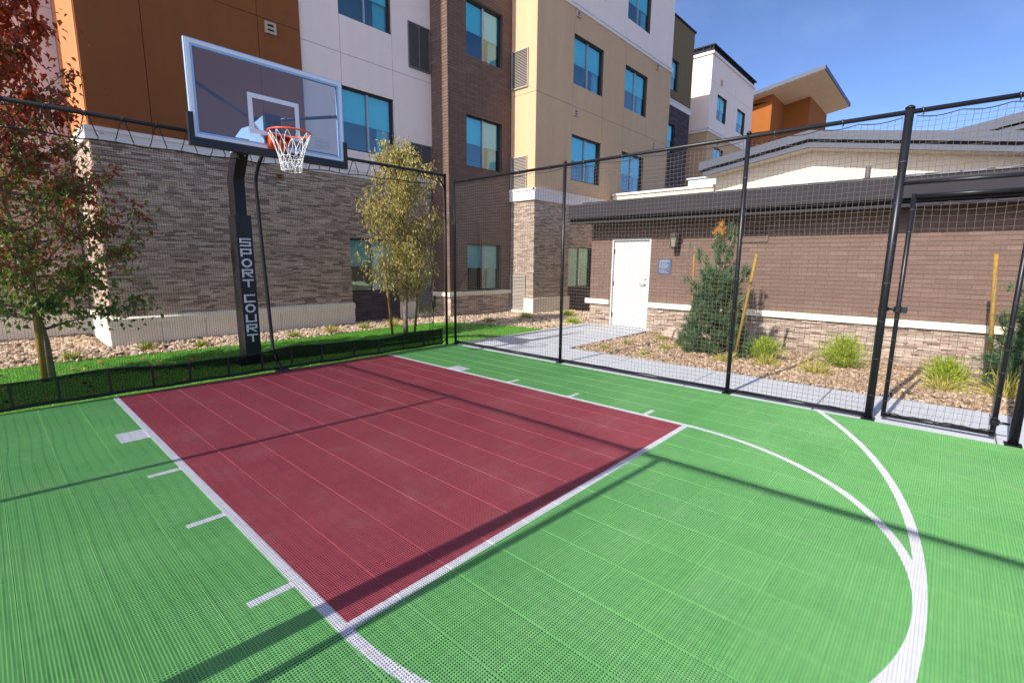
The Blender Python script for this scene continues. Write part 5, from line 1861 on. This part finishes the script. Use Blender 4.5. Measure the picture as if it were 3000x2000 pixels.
for lab, x, y, r, h, m in (
    ('yellow green tuft on the rocks right of the red leaved tree', -1.87, 2.50, 0.12, 0.20, M_tuft),
    ('yellow green tuft below the left end of the cream plinth', -0.86, 2.70, 0.11, 0.21, M_tuft),
    ('small tuft on the rocks left of the padded pole', -0.10, 2.50, 0.11, 0.18, M_tuft),
    ('small reddish green tuft right of the padded pole', 1.55, 2.36, 0.11, 0.18, M_tuft),
    ('bushy straw yellow tuft before the right end of the cream plinth', 2.33, 2.30, 0.15, 0.26, M_straw),
    ('grey green tuft below the ground floor window', 3.19, 2.42, 0.12, 0.22, M_tuft),
    ('straw coloured tuft behind the yellow leaved tree', 3.92, 2.36, 0.12, 0.30, M_straw)):
    blades(lab, (x, y, ground_z(x, y)), r, h, 170, m, 'grass_tuft', 'grass tuft', GT)
GB = 'low plants in the rock bed'
for lab, x, y, r, h, m in (
    ('low green mound in the rocks beneath the brick bay', 6.25, 1.45, 0.20, 0.17, M_tuft),
    ('green mound in the rocks at the foot of the stone pier', 7.55, 1.22, 0.24, 0.24, M_tuft),
    ('bright lime mound in the rocks nearest the dark window', 9.05, 0.82, 0.25, 0.26, M_juni),
    ('yellow green mound in the rocks at the path edge', 7.70, -0.26, 0.24, 0.22, M_juni)):
    blades(lab, (x, y, ground_z(x, y)), r, h, 420, m, 'garden_plant', 'plant', GB, flat=1.25)
GS = 'small plants in the gravel by the door path'
for lab, x, y, r, h in (
    ('small dull green plant beside the pink boulder', 6.95, -3.12, 0.14, 0.15),
    ('small dull green plant in the gravel closest to the door path', 5.70, -2.98, 0.11, 0.11),
    ('tiny dull green plant at the corner of the two paths', 4.98, -2.90, 0.10, 0.10),
    ('dull green plant in the gravel just left of the pine', 6.30, -3.78, 0.14, 0.16),
    ('small dull green plant close to the court side path', 5.03, -3.68, 0.14, 0.11),
    ('brownish green plant in the gravel before the pine', 5.82, -3.70, 0.16, 0.13)):
    blades(lab, (x, y, ground_z(x, y)), r, h, 150, M_tuft, 'garden_plant', 'plant', GS, flat=1.2)
GD = 'dry yellow grass in the gravel bed'
for lab, x, y, r, h, n in (
    ('dry straw grass at the foot of the pine with burnt tip', 5.62, -4.85, 0.30, 0.20, 200),
    ('dry straw grass in front of the first lime shrub', 5.86, -5.42, 0.26, 0.26, 170),
    ('flattened dry grass between the two lime shrubs near the fence', 5.75, -6.15, 0.34, 0.26, 240),
    ('dry yellow grass in front of the shrub seen through the gate', 5.80, -7.60, 0.26, 0.30, 220),
    ('long yellow grass blades at the foot of the right edge pine', 5.95, -8.22, 0.34, 0.42, 200)):
    blades(lab, (x, y, ground_z(x, y)), r, h, n, M_straw, 'dry_grass', 'dry grass', GD, flat=1.45, w=0.005)
# bare sapling in a pot of rock by the net corner
sp = thing('sapling', 'thin dark stemmed sapling with a small leafy top near the rear net edge', 'sapling', (4.05, 1.10, -0.03))
part('stem', MB().tube([(4.05, 1.10, -0.05), (4.06, 1.10, 0.25), (4.05, 1.10, 0.50)], [0.010, 0.008, 0.005], 6), M_bark, sp)
V0, F0 = leaf_template(M_yel, 0.07, 0.03)
C = np.array([(4.05 + R.gauss(0, 0.09), 1.10 + R.gauss(0, 0.09), 0.50 + R.gauss(0, 0.08)) for _ in range(90)])
RM = rot_mats(90, 0.6, 0.5)
V = np.einsum('nij,kj->nki', RM, V0) + C[:, None] - np.array((4.05, 1.10, -0.03))
link('crown', np_mesh('crown', V.reshape(-1, 3), (F0[None] + (np.arange(90) * len(V0))[:, None, None]).reshape(-1, 3), M_yel), sp, 'stuff')

def boulder(label, c, s):
    bm = bmesh.new()
    bmesh.ops.create_icosphere(bm, subdivisions=3, radius=1.0)
    for v in bm.verts:
        n = 1 + 0.16 * math.sin(v.co.x * 4 + 1) * math.sin(v.co.y * 3.3) + 0.08 * math.sin(v.co.z * 7 + v.co.x * 5) + R.uniform(-0.02, 0.02)
        v.co *= n
        v.co = Vector((v.co.x * s[0], v.co.y * s[1], v.co.z * s[2]))
    me = bpy.data.meshes.new('boulder')
    bm.to_mesh(me)
    bm.free()
    me.materials.append(M_pinkrock)
    o = link('boulder', me)
    o.location = c
    o['label'] = label
    o['category'] = 'rock'
boulder('pale pink boulder in the gravel between door and pine', (7.22, -3.28, 0.02), (0.20, 0.30, 0.16))

# fallen leaves on the lawn and rocks under the red tree
N = 80
x = NR.normal(-1.2, 1.1, N)
y = NR.uniform(-0.5, 3.0, N)
V0, F0 = leaf_template(M_red, 0.07, 0.045)
RM = rot_mats(N, 0.05, 0.2)
V = np.einsum('nij,kj->nki', RM, V0) + np.stack([x, y, np.full(N, 0.012)], 1)[:, None]
link('fallen_leaves', np_mesh('fallen_leaves', V.reshape(-1, 3), (F0[None] + (np.arange(N) * len(V0))[:, None, None]).reshape(-1, 3), mat_random('leaf_fallen', [(0, (0.30, 0.10, 0.03)), (0.5, (0.36, 0.20, 0.06)), (1, (0.40, 0.07, 0.03))], bump=0)), None, 'stuff')
